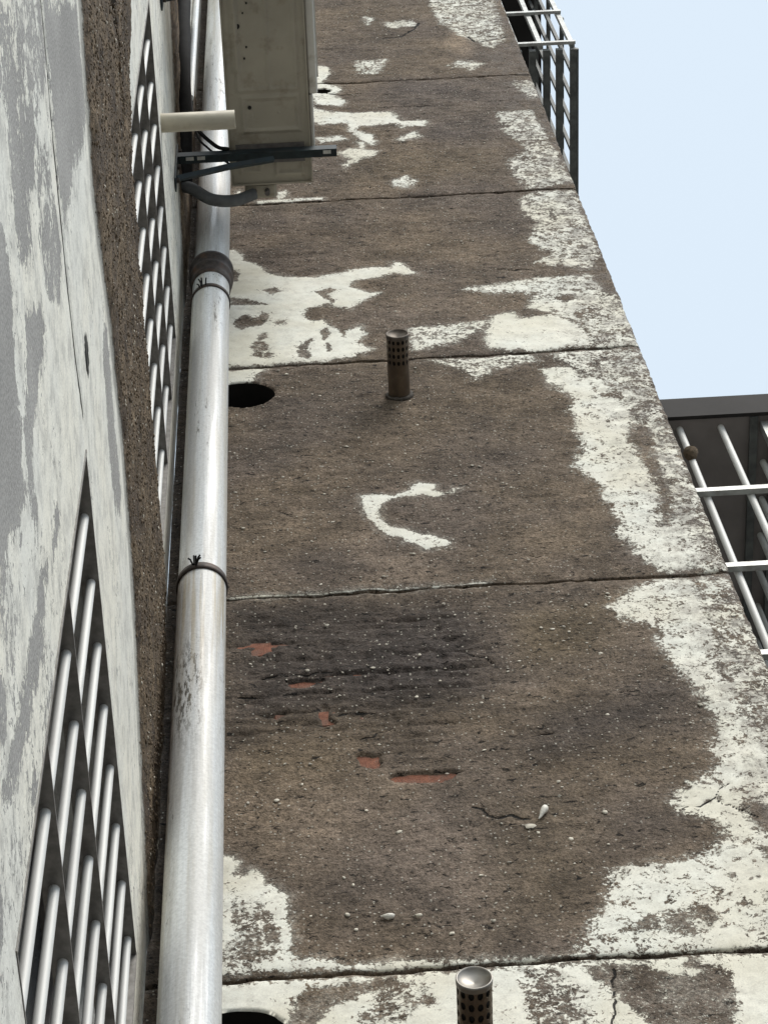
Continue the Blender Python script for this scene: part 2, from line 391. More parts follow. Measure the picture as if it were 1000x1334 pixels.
def obj(name, me, mat=None, parent=None, loc=(0, 0, 0), rot=None):
    if isinstance(me, MB): me = me.data(name)
    o = bpy.data.objects.new(name, me); C.objects.link(o)
    if mat is not None and me is not None and len(me.materials) == 0: me.materials.append(mat)
    o.location = loc
    if rot: o.rotation_euler = rot
    o.parent = parent
    return o

def thing(name, label, cat, loc=(0, 0, 0), group=None, rot=None):
    o = bpy.data.objects.new(name, None); C.objects.link(o)
    o.empty_display_size = 0.1
    o.location = loc
    if rot: o.rotation_euler = rot
    return tag(o, label, cat, group)

def tag(o, label, cat, group=None):
    o['label'] = label; o['category'] = cat
    if group: o['group'] = group
    return o

# ------------------------------------------------------------------ materials
class NT:
    def __init__(self, name):
        self.m = bpy.data.materials.new(name); self.m.use_nodes = True
        self.t = self.m.node_tree; self.t.nodes.clear()
        self.out = self.t.nodes.new('ShaderNodeOutputMaterial')
        self.b = self.t.nodes.new('ShaderNodeBsdfPrincipled')
        self.t.links.new(self.b.outputs[0], self.out.inputs[0])
        self.co = self.t.nodes.new('ShaderNodeTexCoord').outputs['Object']
    def put(self, sock, v):
        if hasattr(v, 'links'): self.t.links.new(v, sock)
        elif isinstance(v, (tuple, list)) and len(v) == 3 and sock.type == 'RGBA': sock.default_value = (*v, 1)
        else: sock.default_value = v
    def math(self, op, a, b=0.0, c=0.0, clamp=False):
        n = self.t.nodes.new('ShaderNodeMath'); n.operation = op; n.use_clamp = clamp
        self.put(n.inputs[0], a); self.put(n.inputs[1], b); self.put(n.inputs[2], c)
        return n.outputs[0]
    def add(self, a, b): return self.math('ADD', a, b)
    def mul(self, a, b): return self.math('MULTIPLY', a, b)
    def sub(self, a, b): return self.math('SUBTRACT', a, b)
    def step(self, v, lo, hi, a=0.0, b=1.0):
        n = self.t.nodes.new('ShaderNodeMapRange'); n.interpolation_type = 'SMOOTHSTEP'
        self.put(n.inputs[0], v)
        for i, q in enumerate((lo, hi, a, b)): self.put(n.inputs[i + 1], q)
        return n.outputs[0]
    def scale(self, s, co=None):
        n = self.t.nodes.new('ShaderNodeMapping'); self.put(n.inputs[0], co or self.co); n.inputs[3].default_value = s
        return n.outputs[0]
    def noise(self, s, detail=4, rough=0.55, co=None, dist=0.0):
        n = self.t.nodes.new('ShaderNodeTexNoise'); self.put(n.inputs['Vector'], co or self.co)
        n.inputs['Scale'].default_value = s; n.inputs['Detail'].default_value = detail
        n.inputs['Roughness'].default_value = rough; n.inputs['Distortion'].default_value = dist
        return n.outputs[0]
    def voro(self, s, co=None, out=0, feat='F1'):
        n = self.t.nodes.new('ShaderNodeTexVoronoi'); n.feature = feat; self.put(n.inputs['Vector'], co or self.co)
        n.inputs['Scale'].default_value = s
        return n.outputs[out]
    def mix(self, f, a, b, mode='MIX'):
        n = self.t.nodes.new('ShaderNodeMix'); n.data_type = 'RGBA'; n.blend_type = mode
        self.put(n.inputs[0], f); self.put(n.inputs[6], a); self.put(n.inputs[7], b)
        return n.outputs[2]
    def attr(self, name):
        n = self.t.nodes.new('ShaderNodeAttribute'); n.attribute_name = name
        return n.outputs['Fac']
    def bump(self, h, dist, strength=1.0, normal=None):
        n = self.t.nodes.new('ShaderNodeBump'); n.inputs['Strength'].default_value = strength
        n.inputs['Distance'].default_value = dist; self.put(n.inputs['Height'], h)
        if normal is not None: self.put(n.inputs['Normal'], normal)
        return n.outputs[0]
    def done(self, col=None, rough=0.8, normal=None, metal=0.0, spec=0.4, **kw):
        if col is not None: self.put(self.b.inputs['Base Color'], col)
        self.put(self.b.inputs['Roughness'], rough); self.put(self.b.inputs['Metallic'], metal)
        self.put(self.b.inputs['Specular IOR Level'], spec)
        if normal is not None: self.put(self.b.inputs['Normal'], normal)
        for k, v in kw.items(): self.put(self.b.inputs[k], v)
        return self.m

def val_mul(n, col, f):
    """colour times a factor"""
    c = n.t.nodes.new('ShaderNodeVectorMath'); c.operation = 'SCALE'
    n.put(c.inputs[0], col); n.put(c.inputs['Scale'], f)
    return c.outputs[0]

def mat_main_wall():
    n = NT('weathered_render')
    F, G = n.attr('paint'), n.attr('rag')
    tone, warm, crack = n.attr('tone'), n.attr('warm'), n.attr('crack')
    n0 = n.sub(n.noise(11, 3, 0.5), 0.5)
    n1 = n.sub(n.noise(34, 6, 0.68, dist=0.4), 0.5)
    n2 = n.sub(n.noise(115, 4, 0.7, dist=0.6), 0.5)
    nn = n.add(n.add(n.mul(n0, 2.2), n.mul(n1, 5.0)), n.mul(n2, 4.6))
    f = n.add(F, n.mul(G, nn))
    # chips: small losses inside the film, small survivors just outside it
    chip = n.mul(n.step(n.noise(85, 5, 0.7, dist=0.8), 0.56, 0.62), n.step(n.noise(8, 3), 0.4, 0.62))
    f = n.sub(f, n.mul(chip, n.step(F, 45, 4, 12, 40)))
    surv = n.mul(n.step(n.noise(140, 4, 0.7), 0.60, 0.66), n.step(F, -34, -4))
    f = n.add(f, n.mul(surv, 34))
    mask = n.step(f, -0.9, 0.9)
    wash = n.mul(n.step(n.add(f, n.mul(n.sub(n.noise(14, 4), 0.5), 60)), -26, 4), 0.5)
    # bare mortar
    low = n.step(n.noise(2.3, 3, 0.5), 0.35, 0.65)
    mort = n.mix(low, (0.178, 0.136, 0.096), (0.142, 0.112, 0.089))
    mort = n.mix(n.step(warm, 0.0, 1.2, 0.0, 0.75), mort, (0.150, 0.113, 0.066))
    mort = n.mix(n.step(n.mul(warm, -1.0), 0.0, 1.2, 0.0, 0.75), mort, (0.098, 0.084, 0.083))
    blot = n.mul(n.step(n.noise(7, 6, 0.66), 0.28, 0.72, 0.66, 1.34), n.step(n.noise(38, 4, 0.7), 0.3, 0.7, 0.80, 1.2))
    fine = n.step(n.noise(130, 5, 0.85), 0.30, 0.70, 0.42, 1.62)
    streak = n.step(n.noise(1.0, 5, 0.6, co=n.scale((16, 1, 38))), 0.3, 0.7, 0.90, 1.10)
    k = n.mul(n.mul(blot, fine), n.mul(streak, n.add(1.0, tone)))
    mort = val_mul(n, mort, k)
    pits = n.step(n.noise(1.0, 4, 0.7, co=n.scale((42, 42, 85)), dist=0.7), 0.35, 0.41, 0.10, 1.0)
    mort = val_mul(n, mort, pits)
    # sand grains that show pale
    sp = n.voro(120)
    cell = n.t.nodes.new('ShaderNodeSeparateColor'); n.put(cell.inputs[0], n.voro(120, out=1))
    grain = n.mul(n.step(sp, 0.34, 0.2), n.step(cell.outputs[0], 0.86, 0.88))
    mort = n.mix(n.mul(grain, 0.85), mort, (0.50, 0.47, 0.40))
    # washed-out primer and paint
    pr = val_mul(n, (0.33, 0.305, 0.262), n.mul(fine, blot))
    col = n.mix(wash, mort, pr)
    pv = n.step(n.noise(5, 4, 0.6), 0.3, 0.7)
    paint = n.mix(pv, (0.83, 0.805, 0.70), (0.79, 0.795, 0.715))
    grime = n.step(n.noise(30, 7, 0.78), 0.44, 0.68, 0.0, 0.55)
    paint = n.mix(grime, paint, (0.47, 0.445, 0.385))
    yel = n.step(n.noise(3.1, 3), 0.42, 0.66, 0.0, 0.6)
    paint = n.mix(yel, paint, (0.70, 0.655, 0.52))
    paint = val_mul(n, paint, n.step(n.noise(300, 2), 0.2, 0.8, 0.88, 1.08))
    col = n.mix(mask, col, paint)
    # lichen and soot along the outer corner
    ex = n.t.nodes.new('ShaderNodeSeparateXYZ'); n.put(ex.inputs[0], n.co)
    edge = n.step(ex.outputs[0], 1.06, 1.31)
    lich = n.mul(edge, n.step(n.noise(16, 7, 0.78), 0.43, 0.60))
    col = n.mix(n.mul(lich, 0.75), col, val_mul(n, (0.19, 0.165, 0.145), fine))
    sed = n.add(crack, n.add(n.mul(n2, 0.9), n.mul(n0, 1.4)))
    ck = n.mul(n.step(sed, 0.5, 0.75), n.step(crack, 0.05, 0.2))
    col = n.mix(ck, col, (0.02, 0.018, 0.016))
    film = n.step(n.add(F, n.mul(G, n.add(n.mul(n1, 5.0), n.mul(n2, 4.6)))), -1.5, 1.5)
    bare = n.sub(1.0, film)
    h = n.add(n.mul(film, 0.85), n.mul(bare, n.add(n.mul(n.noise(120, 4, 0.75), 1.1), n.mul(pits, 0.55))))
    h = n.sub(h, n.mul(ck, 1.2))
    nrm = n.bump(h, 0.0065, 1.0)
    return n.done(col, n.step(mask, 0, 1, 0.93, 0.72), nrm, spec=0.25)

def mat_side_wall():
    n = NT('flaking_paint')
    F, G, band, tone = n.attr('paint'), n.attr('rag'), n.attr('band'), n.attr('tone')
    co = n.scale((1, 1, 1))
    n0 = n.sub(n.noise(7, 3, 0.5), 0.5)
    n1 = n.sub(n.noise(24, 6, 0.68, dist=0.4), 0.5); n2 = n.sub(n.noise(85, 4, 0.7, dist=0.5), 0.5)
    nn = n.add(n.add(n.mul(n0, 3.0), n.mul(n1, 6.0)), n.mul(n2, 4.5))
    f = n.add(F, n.mul(G, nn))
    chip = n.mul(n.step(n.noise(42, 5, 0.7, dist=0.8), 0.56, 0.60), n.step(n.noise(4.5, 3), 0.42, 0.6))
    f = n.sub(f, n.mul(chip, 45))
    mask = n.step(f, -0.9, 0.9)
    fine = n.step(n.noise(200, 3, 0.7), 0.28, 0.72, 0.66, 1.3)
    blot = n.step(n.noise(4, 5, 0.6), 0.3, 0.7, 0.86, 1.12)
    grey = val_mul(n, (0.33, 0.322, 0.305), n.mul(fine, blot))
    paint = n.mix(n.step(n.noise(3, 4), 0.35, 0.65), (0.76, 0.755, 0.69), (0.82, 0.795, 0.695))
    paint = n.mix(n.step(n.noise(15, 7, 0.75), 0.42, 0.66, 0.0, 0.62), paint, (0.37, 0.362, 0.335))
    paint = val_mul(n, paint, n.step(n.noise(260, 2), 0.2, 0.8, 0.85, 1.1))
    col = n.mix(mask, grey, paint)
    bf = n.add(band, n.mul(n.add(n1, n.mul(n2, 0.6)), 22))
    bm_ = n.step(bf, -4, 8)
    brown = n.mix(n.step(n.noise(7, 5, 0.6), 0.35, 0.65), (0.165, 0.122, 0.078), (0.090, 0.068, 0.050))
    brown = val_mul(n, brown, n.mul(fine, n.step(n.noise(48, 5, 0.75), 0.32, 0.68, 0.45, 1.6)))
    sp = n.voro(55)
    cell = n.t.nodes.new('ShaderNodeSeparateColor'); n.put(cell.inputs[0], n.voro(55, out=1))
    brown = n.mix(n.mul(n.mul(n.step(sp, 0.34, 0.2), n.step(cell.outputs[0], 0.90, 0.92)), 0.8), brown, (0.45, 0.40, 0.32))
    halo = n.mul(n.step(bf, -46, -6), 0.75)
    col = n.mix(halo, col, val_mul(n, (0.27, 0.26, 0.235), fine))
    col = n.mix(bm_, col, brown)
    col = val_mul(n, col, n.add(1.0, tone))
    gr = n.step(n.attr('crack'), 0.45, 0.7)
    col = n.mix(gr, col, (0.03, 0.027, 0.025))
    h = n.add(n.mul(mask, 0.35), n.mul(n.noise(120, 4, 0.7), n.add(n.mul(bm_, 1.3), 0.2)))
    h = n.add(h, n.mul(n.noise(40, 3), n.mul(bm_, 0.7)))
    h = n.sub(h, n.mul(gr, 1.0))
    return n.done(col, 0.9, n.bump(h, 0.0045, 1.0), spec=0.2)

def mat_plain(name, col, rough=0.5, metal=0.0, var=0.15, scale=30, bump=0.0, spec=0.4, grime=None, gscale=18, glo=0.5, ghi=0.7, gamt=0.6, stretch=(1, 1, 1)):
    n = NT(name)
    v = n.step(n.noise(scale, 5, 0.6, co=n.scale(stretch)), 0.3, 0.7, 1 - var, 1 + var)
    c = val_mul(n, col, v)
    if grime:
        g = n.step(n.noise(gscale, 6, 0.65, co=n.scale(stretch)), glo, ghi, 0.0, gamt)
        c = n.mix(g, c, grime)
    nrm = n.bump(n.noise(scale * 5, 3), bump) if bump else None
    return n.done(c, rough, nrm, metal, spec)

M = {}
M['wall'] = mat_main_wall()
M['side'] = mat_side_wall()
M['core'] = mat_plain('joint_mortar', (0.10, 0.088, 0.075), 0.95, var=0.3, scale=60, bump=0.003)
M['flank'] = mat_plain('flank_plaster', (0.36, 0.345, 0.31), 0.9, var=0.25, scale=8, bump=0.002, grime=(0.16, 0.14, 0.12))
M['reveal'] = mat_plain('reveal_plaster', (0.46, 0.46, 0.44), 0.85, var=0.2, scale=20, bump=0.002, grime=(0.2, 0.18, 0.16))
M['frame_dark'] = mat_plain('dark_frame_paint', (0.11, 0.10, 0.095), 0.6, var=0.25, scale=40)
M['brick'] = mat_plain('fired_brick', (0.235, 0.095, 0.058), 0.95, var=0.35, scale=60, bump=0.003, grime=(0.13, 0.098, 0.078), gscale=26, glo=0.45, ghi=0.65, gamt=0.6)
M['stone'] = mat_plain('pale_aggregate', (0.52, 0.48, 0.40), 0.8, var=0.5, scale=40)
M['shell'] = mat_plain('bleached_shell', (0.74, 0.71, 0.63), 0.5, var=0.15, scale=200)
M['tube'] = mat_plain('brushed_grille_tube', (0.60, 0.60, 0.575), 0.55, 0.08, var=0.12, scale=14, spec=0.5, grime=(0.30, 0.28, 0.25), gscale=60, glo=0.55, ghi=0.8, gamt=0.5, stretch=(1, 1, 0.15))
M['rail'] = mat_plain('weathered_flat_bar', (0.24, 0.23, 0.215), 0.5, 0.5, var=0.25, scale=40, grime=(0.12, 0.10, 0.085))
M['cage_light'] = mat_plain('cage_square_bar', (0.36, 0.37, 0.355), 0.4, 0.4, var=0.2, scale=25, grime=(0.25, 0.22, 0.2))
M['cage_dark'] = mat_plain('old_cage_steel', (0.10, 0.105, 0.10), 0.55, 0.3, var=0.3, scale=30)
M['sheet'] = mat_plain('canopy_sheet', (0.026, 0.0235, 0.0225), 0.75, 0.0, var=0.18, scale=6, spec=0.2)
M['sheet_under'] = mat_plain('canopy_underside', (0.20, 0.18, 0.17), 0.8, 0.0, var=0.15, scale=5, spec=0.2)
M['steel'] = mat_plain('stainless_flue', (0.20, 0.165, 0.13), 0.45, 1.0, var=0.2, scale=20, grime=(0.14, 0.105, 0.075), gscale=16, gamt=0.7)
M['black'] = mat_plain('black_rubber', (0.014, 0.014, 0.014), 0.85, var=0.3, spec=0.15)
M['strap'] = mat_plain('rusted_strap', (0.055, 0.045, 0.04), 0.6, 0.4, var=0.4, scale=90, grime=(0.15, 0.075, 0.04))
M['stub'] = mat_plain('yellowed_pvc', (0.52, 0.475, 0.37), 0.5, var=0.1, scale=14, grime=(0.35, 0.29, 0.2), gscale=25, glo=0.5, ghi=0.75)
M['ac'] = mat_plain('beige_ac_paint', (0.34, 0.31, 0.25), 0.55, var=0.07, scale=9, grime=(0.19, 0.155, 0.11), gscale=14, glo=0.52, ghi=0.7, gamt=0.6)
M['ac_front'] = mat_plain('ac_front_paint', (0.60, 0.58, 0.53), 0.5, var=0.08, scale=9, grime=(0.3, 0.26, 0.2))
M['bracket'] = mat_plain('blue_bracket_paint', (0.016, 0.027, 0.032), 0.5, 0.2, var=0.4, scale=30, grime=(0.03, 0.03, 0.03))
M['hose'] = mat_plain('grey_hose', (0.10, 0.105, 0.11), 0.65, var=0.2)
M['hole'] = mat_plain('dark_hole', (0.02, 0.018, 0.016), 0.95)  # near-black lining colour for the openings
M['grit'] = mat_plain('brown_grit', (0.135, 0.10, 0.066), 0.95, var=0.5, scale=60)
M['nest'] = mat_plain('dried_mud', (0.13, 0.095, 0.06), 0.95, var=0.4, scale=90, bump=0.004)
M['glass'] = mat_plain('dusty_window_glass', (0.045, 0.048, 0.05), 0.25, var=0.3, scale=5)
M['ground'] = mat_plain('alley_concrete', (0.15, 0.145, 0.135), 0.9, var=0.2, scale=2, bump=0.002)

def mat_pvc():
    n = NT('grey_white_pvc')
    s = n.step(n.noise(1.0, 5, 0.6, co=n.scale((34, 34, 1.3))), 0.36, 0.66)
    c = n.mix(n.mul(s, 0.7), (0.67, 0.695, 0.70), (0.40, 0.39, 0.36))
    d = n.step(n.noise(1.0, 6, 0.8, co=n.scale((75, 75, 12))), 0.55, 0.62)
    dz = n.step(n.noise(1.0, 2, 0.5, co=n.scale((15, 15, 1.5))), 0.50, 0.60)
    c = n.mix(n.mul(n.mul(d, dz), 0.88), c, (0.05, 0.045, 0.036))
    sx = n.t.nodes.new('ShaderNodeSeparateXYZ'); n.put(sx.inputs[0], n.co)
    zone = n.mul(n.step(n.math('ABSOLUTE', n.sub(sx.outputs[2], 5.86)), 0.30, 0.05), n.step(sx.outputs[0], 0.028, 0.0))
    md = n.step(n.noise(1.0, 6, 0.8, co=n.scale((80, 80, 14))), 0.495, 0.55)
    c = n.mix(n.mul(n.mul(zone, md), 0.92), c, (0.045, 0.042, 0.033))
    zy = n.mul(n.step(sx.outputs[2], 5.6, 6.30), n.step(sx.outputs[2], 6.40, 6.37))
    st = n.mul(zy, n.step(n.noise(1.0, 4, 0.6, co=n.scale((55, 55, 1.2))), 0.45, 0.6))
    c = n.mix(n.mul(st, 0.7), c, (0.36, 0.29, 0.17))
    y = n.step(n.noise(1.0, 3, 0.5, co=n.scale((24, 24, 0.8))), 0.50, 0.68, 0, 0.35)
    c = n.mix(y, c, (0.44, 0.385, 0.27))
    c = val_mul(n, c, n.step(n.noise(150, 4, 0.7), 0.25, 0.75, 0.82, 1.14))
    return n.done(c, n.step(s, 0, 1, 0.24, 0.5), n.bump(n.noise(1.0, 3, co=n.scale((46, 46, 2))), 0.0022, 0.6), spec=0.5)
M['pvc'] = mat_pvc()

# ------------------------------------------------------------------ ground
g = MB(); g.box((-60, -60, -0.3), (60, 60, 0.0))
o = obj('ground', g, M['ground']); o['kind'] = 'structure'

# ------------------------------------------------------------------ the apartment building
bld = thing('apartment_building', 'old apartment building corner with peeling plaster walls and open wall joints', 'building', (0, 0, 0))
HOLES = [(0.180, 7.757, 0.088), (0.172, 4.908, 0.092), (0.50, 10.74, 0.032)]     # x, z, radius of openings in the main wall

def joint_wave(x, k):
    return 0.006 * fbm(x * 3.0 + 9 * k, x * 0 + k * 3.7, 50 + k, 3) + 0.003 * fbm(x * 30, x * 0 + k, 90 + k, 2)

def jag(pts, seed):
    r = np.random.RandomState(seed); out = [pts[0]]
    for (ax, ay), (bx, by) in zip(pts[:-1], pts[1:]):
        n = max(1, int(math.hypot(bx - ax, by - ay) / 14))
        for i in range(1, n + 1):
            j = 0 if i == n else 1
            out.append((ax + (bx - ax) * i / n + j * r.uniform(-4, 4), ay + (by - ay) * i / n + r.uniform(-9, 9)))
    return out
CRACKS_J = [(w, jag(q, i)) for i, (w, q) in enumerate(CRACKS)]

def wall_panel(k, z0, z1, res):
    gap = 0.0065
    nx = max(2, int(WALL_W / res)); nz = max(2, int((z1 - z0) / res))
    U, V = np.meshgrid(np.linspace(0, 1, nx + 1), np.linspace(0, 1, nz + 1))
    X = U * WALL_W
    zb = z0 + gap + joint_wave(X, k); zt = z1 - gap * 0.7 + joint_wave(X, k + 1)
    Z = zb + (zt - zb) * V
    u, v = X * 1000, Z * 1000
    F, G = paint_field(u, v, PAINT, -170.0)
    # mottled crust towards the outer corner
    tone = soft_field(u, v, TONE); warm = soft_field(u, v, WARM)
    crack = np.zeros(u.shape)
    for w, pts in CRACKS_J:
        kk = near(u, v, pts, 30)
        if kk.any(): crack[kk] = np.maximum(crack[kk], np.clip(1.2 - line_d(u[kk], v[kk], pts) / (w * 1.3), 0, 1))
    P = 1 / (1 + np.exp(-F / 6))
    rough = 0.0030 * fbm(X * 9, Z * 9, 3, 4) + 0.0030 * fbm(X * 40, Z * 46, 11, 4, 0.6) * (1 - 0.75 * P)
    ridge = 0.0030 * fbm(X * 6, Z * 22, 23, 4) * (1 - 0.8 * P)
    wet = soft_field(u, v, ERODE)
    brickz = (Z / 0.078); row = np.floor(brickz)
    jz = np.abs(brickz - row - 0.5) * 2
    bx = X / 0.25 + 0.5 * (row % 2); jx = np.abs(bx - np.floor(bx) - 0.5) * 2
    groove = np.clip((jz - 0.74) / 0.2, 0, 1) + 0.7 * np.clip((jx - 0.92) / 0.07, 0, 1)
    h = rough + ridge - wet * (0.0050 * groove * np.clip(0.5 + 1.5 * fbm(X * 5, Z * 7, 19, 3), 0, 1.4) + 0.013 * np.abs(fbm(X * 9, Z * 24, 71, 5)))
    h = h + 0.0012 * P
    for poly in BRICK_SPOT:
        kk = near(u, v, poly, 40)
        if kk.any():
            t = np.clip((poly_sd(u[kk], v[kk], poly) + 5 + 12 * fbm(X[kk] * 45, Z[kk] * 45, 5, 3)) / 8, 0, 1)
            h[kk] = h[kk] * (1 - t) + (-0.0108) * t
    h -= 0.003 * np.clip(crack, 0, 1)
    # crumbled lips along the joints and the outer corner
    lip = np.minimum((Z - zb), (zt - Z)); h -= 0.006 * np.exp(-lip / 0.010) * (0.6 + 0.8 * fbm(X * 14, Z * 4, 31 + k, 3))
    cx = WALL_W - X
    h -= 0.004 * np.exp(-cx / 0.010)
    X = X + np.where(U == 1, 0.0025 * fbm(Z * 40, Z * 0, 41, 4), 0)
    Y = -h
    rows, cols = X.shape
    # rims: bottom and top lips turn in, outer corner turns round onto the flank
    def pad(A, Bb, Bt): return np.vstack([Bb[None], A, Bt[None]])
    Xp = pad(X, X[0], X[-1]); Zp = pad(Z, Z[0] + 0.001, Z[-1] - 0.001); Yp = pad(Y, np.full(cols, 0.05), np.full(cols, 0.05))
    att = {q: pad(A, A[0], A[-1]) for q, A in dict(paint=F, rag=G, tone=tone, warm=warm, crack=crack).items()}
    att['paint'][0] = -170; att['paint'][-1] = -170
    def side(A, B): return np.hstack([A, B])
    e = Xp[:, -1:]; ey = Yp[:, -1:]
    wob = 0.0018 * fbm(Zp[:, -1:] * 40, Zp[:, -1:] * 0, 77, 3)
    Xp = side(Xp, np.hstack([e + 0.003 + wob, e + 0.004 + wob, e + 0.003]))
    Yp = side(Yp, np.hstack([np.maximum(ey, 0) + 0.004, np.maximum(ey, 0) + 0.03, np.maximum(ey, 0) + 0.08]))
    Zp = side(Zp, np.repeat(Zp[:, -1:], 3, 1))
    att = {q: side(A, np.repeat(A[:, -1:], 3, 1)) for q, A in att.items()}
    R, Q = Xp.shape
    idx = np.arange(R * Q).reshape(R, Q)
    quads = np.stack([idx[:-1, :-1], idx[:-1, 1:], idx[1:, 1:], idx[1:, :-1]], -1).reshape(-1, 4)
    co = np.stack([Xp, Yp, Zp], -1).reshape(-1, 3)
    for hx, hz, hr in HOLES:
        if z0 - 0.2 < hz < z1 + 0.2:
            ang = np.arctan2(co[:, 2] - hz, co[:, 0] - hx)
            rr = hr * (1 + 0.05 * fbm(ang * 1.3, ang * 0 + 3, 13, 3))
            dx, dz = co[:, 0] - hx, co[:, 2] - hz
            d = np.hypot(dx, dz)
            m = (d > rr - res) & (d < rr + res * 1.2) & (co[:, 1] < 0.03)
            inn = d < rr - res * 0.2
            bad = inn[quads].all(1)
            used = np.zeros(len(co), bool); used[quads[~bad].ravel()] = True
            snap = used & (d < rr + res * 0.4) & (co[:, 1] < 0.03)
            s = rr / np.maximum(d, 1e-6)
            co[snap, 0] = hx + dx[snap] * s[snap]; co[snap, 2] = hz + dz[snap] * s[snap]
            co[snap, 1] += 0.004
            quads = quads[~bad]
    return obj('wall_panel', mesh_np('wall_panel', co, quads, {q: A.reshape(-1) for q, A in att.items()}), M['wall'], bld)

panels = []
for k in range(len(JOINT) - 1):
    vis = 4.5 < JOINT[k + 1] and JOINT[k] < 12.3
    res = 0.005 if (JOINT[k] > 3.4 and JOINT[k] < 9.5) else (0.007 if vis else 0.03)
    panels.append((JOINT[k], JOINT[k + 1], wall_panel(k, JOINT[k], JOINT[k + 1], res)))

for hx, hz, hr in HOLES:                                          # lining of each opening
    b = MB(); b.sweep([(0, 0.0, 0), (0, 0.35, 0)], hr * 1.02, 40, caps=False)
    b.add([(math.cos(a) * hr * 1.02, 0.35, math.sin(a) * hr * 1.02) for a in [2 * math.pi * i / 24 for i in range(24)]], [tuple(range(24))])
    pp = [p_ for a, bb, p_ in panels if a <= hz < bb][0]
    obj('hole_lining', b, M['hole'], pp, (hx, 0.006, hz))

# core behind the joints, cut round the openings by keeping it as slabs behind each joint
for z in JOINT[1:-1]:
    b = MB(); b.box((-0.02, 0.028, z - 0.05), (1.326, 0.09, z + 0.05))
    obj('joint_bed', b, M['core'], bld)
b = MB(); b.box((1.24, 0.085, -0.6), (1.333, 7.0, Z_TOP)); obj('flank_wall', b, M['flank'], bld)
b = MB(); b.box((-0.3, 0.0, Z_TOP + 0.003), (1.42, 7.0, Z_TOP + 0.18)); obj('roof_slab', b, M['flank'], bld)

# bricks that show through the eroded render
bp = [p_ for a, bb, p_ in panels if abs(a - 5.08) < 1e-6][0]
br = MB(); br.box((-0.12, 0, -0.034), (0.12, 0.1, 0.034), 0.006)
br_me = br.data('brick')
for poly in BRICK_SPOT:
    cx = sum(q[0] for q in poly) / len(poly) / 1000; cz = sum(q[1] for q in poly) / len(poly) / 1000
    obj('brick', br_me, M['brick'], bp, (cx + random.uniform(-.02, .02), 0.0078, cz), (0, random.uniform(-.02, .02), 0))

# pale aggregate and shells standing proud of the bare mortar
def icosa():
    t = (1 + 5 ** 0.5) / 2
    v = np.array([(-1, t, 0), (1, t, 0), (-1, -t, 0), (1, -t, 0), (0, -1, t), (0, 1, t), (0, -1, -t), (0, 1, -t), (t, 0, -1), (t, 0, 1), (-t, 0, -1), (-t, 0, 1)], float)
    v /= np.linalg.norm(v[0])
    f = np.array([(0, 11, 5), (0, 5, 1), (0, 1, 7), (0, 7, 10), (0, 10, 11), (1, 5, 9), (5, 11, 4), (11, 10, 2), (10, 7, 6), (7, 1, 8), (3, 9, 4), (3, 4, 2), (3, 2, 6), (3, 6, 8), (3, 8, 9), (4, 9, 5), (2, 4, 11), (6, 2, 10), (8, 6, 7), (9, 8, 1)])
    return v, f
IV, IF = icosa()
rs = np.random.RandomState(5)
for a, bb, pn in panels:
    if bb < 4.6 or a > 12.3: continue
    N = 600 if a < 7.9 else 330
    x = rs.uniform(0.05, 1.3, N * 2); z = rs.uniform(a + 0.03, bb - 0.03, N * 2)
    F, G = paint_field(x * 1000, z * 1000, PAINT, -170.0)
    ok = (F < -14)
    for hx, hz, hr in HOLES: ok &= np.hypot(x - hx, z - hz) > hr + 0.02
    den = 0.35 + 0.65 * (fbm(x * 4, z * 4, 88, 3) > -0.1)
    ok &= rs.rand(N * 2) < den
    x, z = x[ok][:N], z[ok][:N]
    vs, fs = [], []
    for i in range(len(x)):
        r = 0.0015 + 0.0036 * rs.rand() ** 6
        sc = np.array([r * rs.uniform(0.8, 1.6), r * 0.32, r * rs.uniform(0.7, 1.3)])
        an = rs.uniform(-1, 1); ca, sa = math.cos(an), math.sin(an)
        q = IV * sc * rs.uniform(0.65, 1.3, (12, 1))
        q = np.stack([q[:, 0] * ca - q[:, 2] * sa + x[i], q[:, 1] - 0.0008, q[:, 0] * sa + q[:, 2] * ca + z[i]], 1)
        vs.append(q); fs.append(IF + 12 * i)
    o = obj('aggregate', mesh_np('aggregate', np.vstack(vs), np.vstack(fs)), M['stone'], pn)
    o['kind'] = 'stuff'
for i, (x, z) in enumerate(SHELL):
    b = MB()
    if i == 0:
        b.sweep([(-0.013, 0, -0.022), (-0.008, -0.002, -0.015), (-0.004, -0.004, -0.006), (0.001, -0.005, 0.002), (0.004, -0.005, 0.009), (0.008, -0.003, 0.015)], [0.001, 0.0032, 0.0052, 0.0074, 0.0070, 0.0022], 10)
    elif i == 3:                                                  # flat broken valve lying in the mortar
        rim = [(0.0115 * math.cos(a) * (1 + 0.22 * math.sin(3 * a + 1)), -0.0012 * random.random(), 0.0095 * math.sin(a) * (1 + 0.18 * math.cos(2 * a))) for a in [2 * math.pi * j / 13 for j in range(13)]]
        mid = [(x * 0.62, -0.0032, z * 0.62) for x, y, z in rim]
        b.add(rim + mid + [(0.001, -0.0024, 0.001)], [(k, (k + 1) % 13, 13 + (k + 1) % 13, 13 + k) for k in range(13)] + [(13 + k, 13 + (k + 1) % 13, 26) for k in range(13)], True)
    else:
        q = 1.0 if i == 1 else 0.62
        b.sweep([(-0.015 * q, 0, 0.006 * q), (-0.009 * q, -0.002, 0.003), (-0.001, -0.003, -0.001), (0.007 * q, -0.003, 0.001), (0.011 * q, -0.001, 0.007 * q)], [0.001, 0.0032 * q, 0.0068 * q, 0.0055 * q, 0.0012], 9)
    pn = [p_ for a, bb, p_ in panels if a <= z / 1000 < bb][0]
    obj('shell', b, M['stone' if i >= 2 else 'shell'], pn, (x / 1000, -0.003, z / 1000))

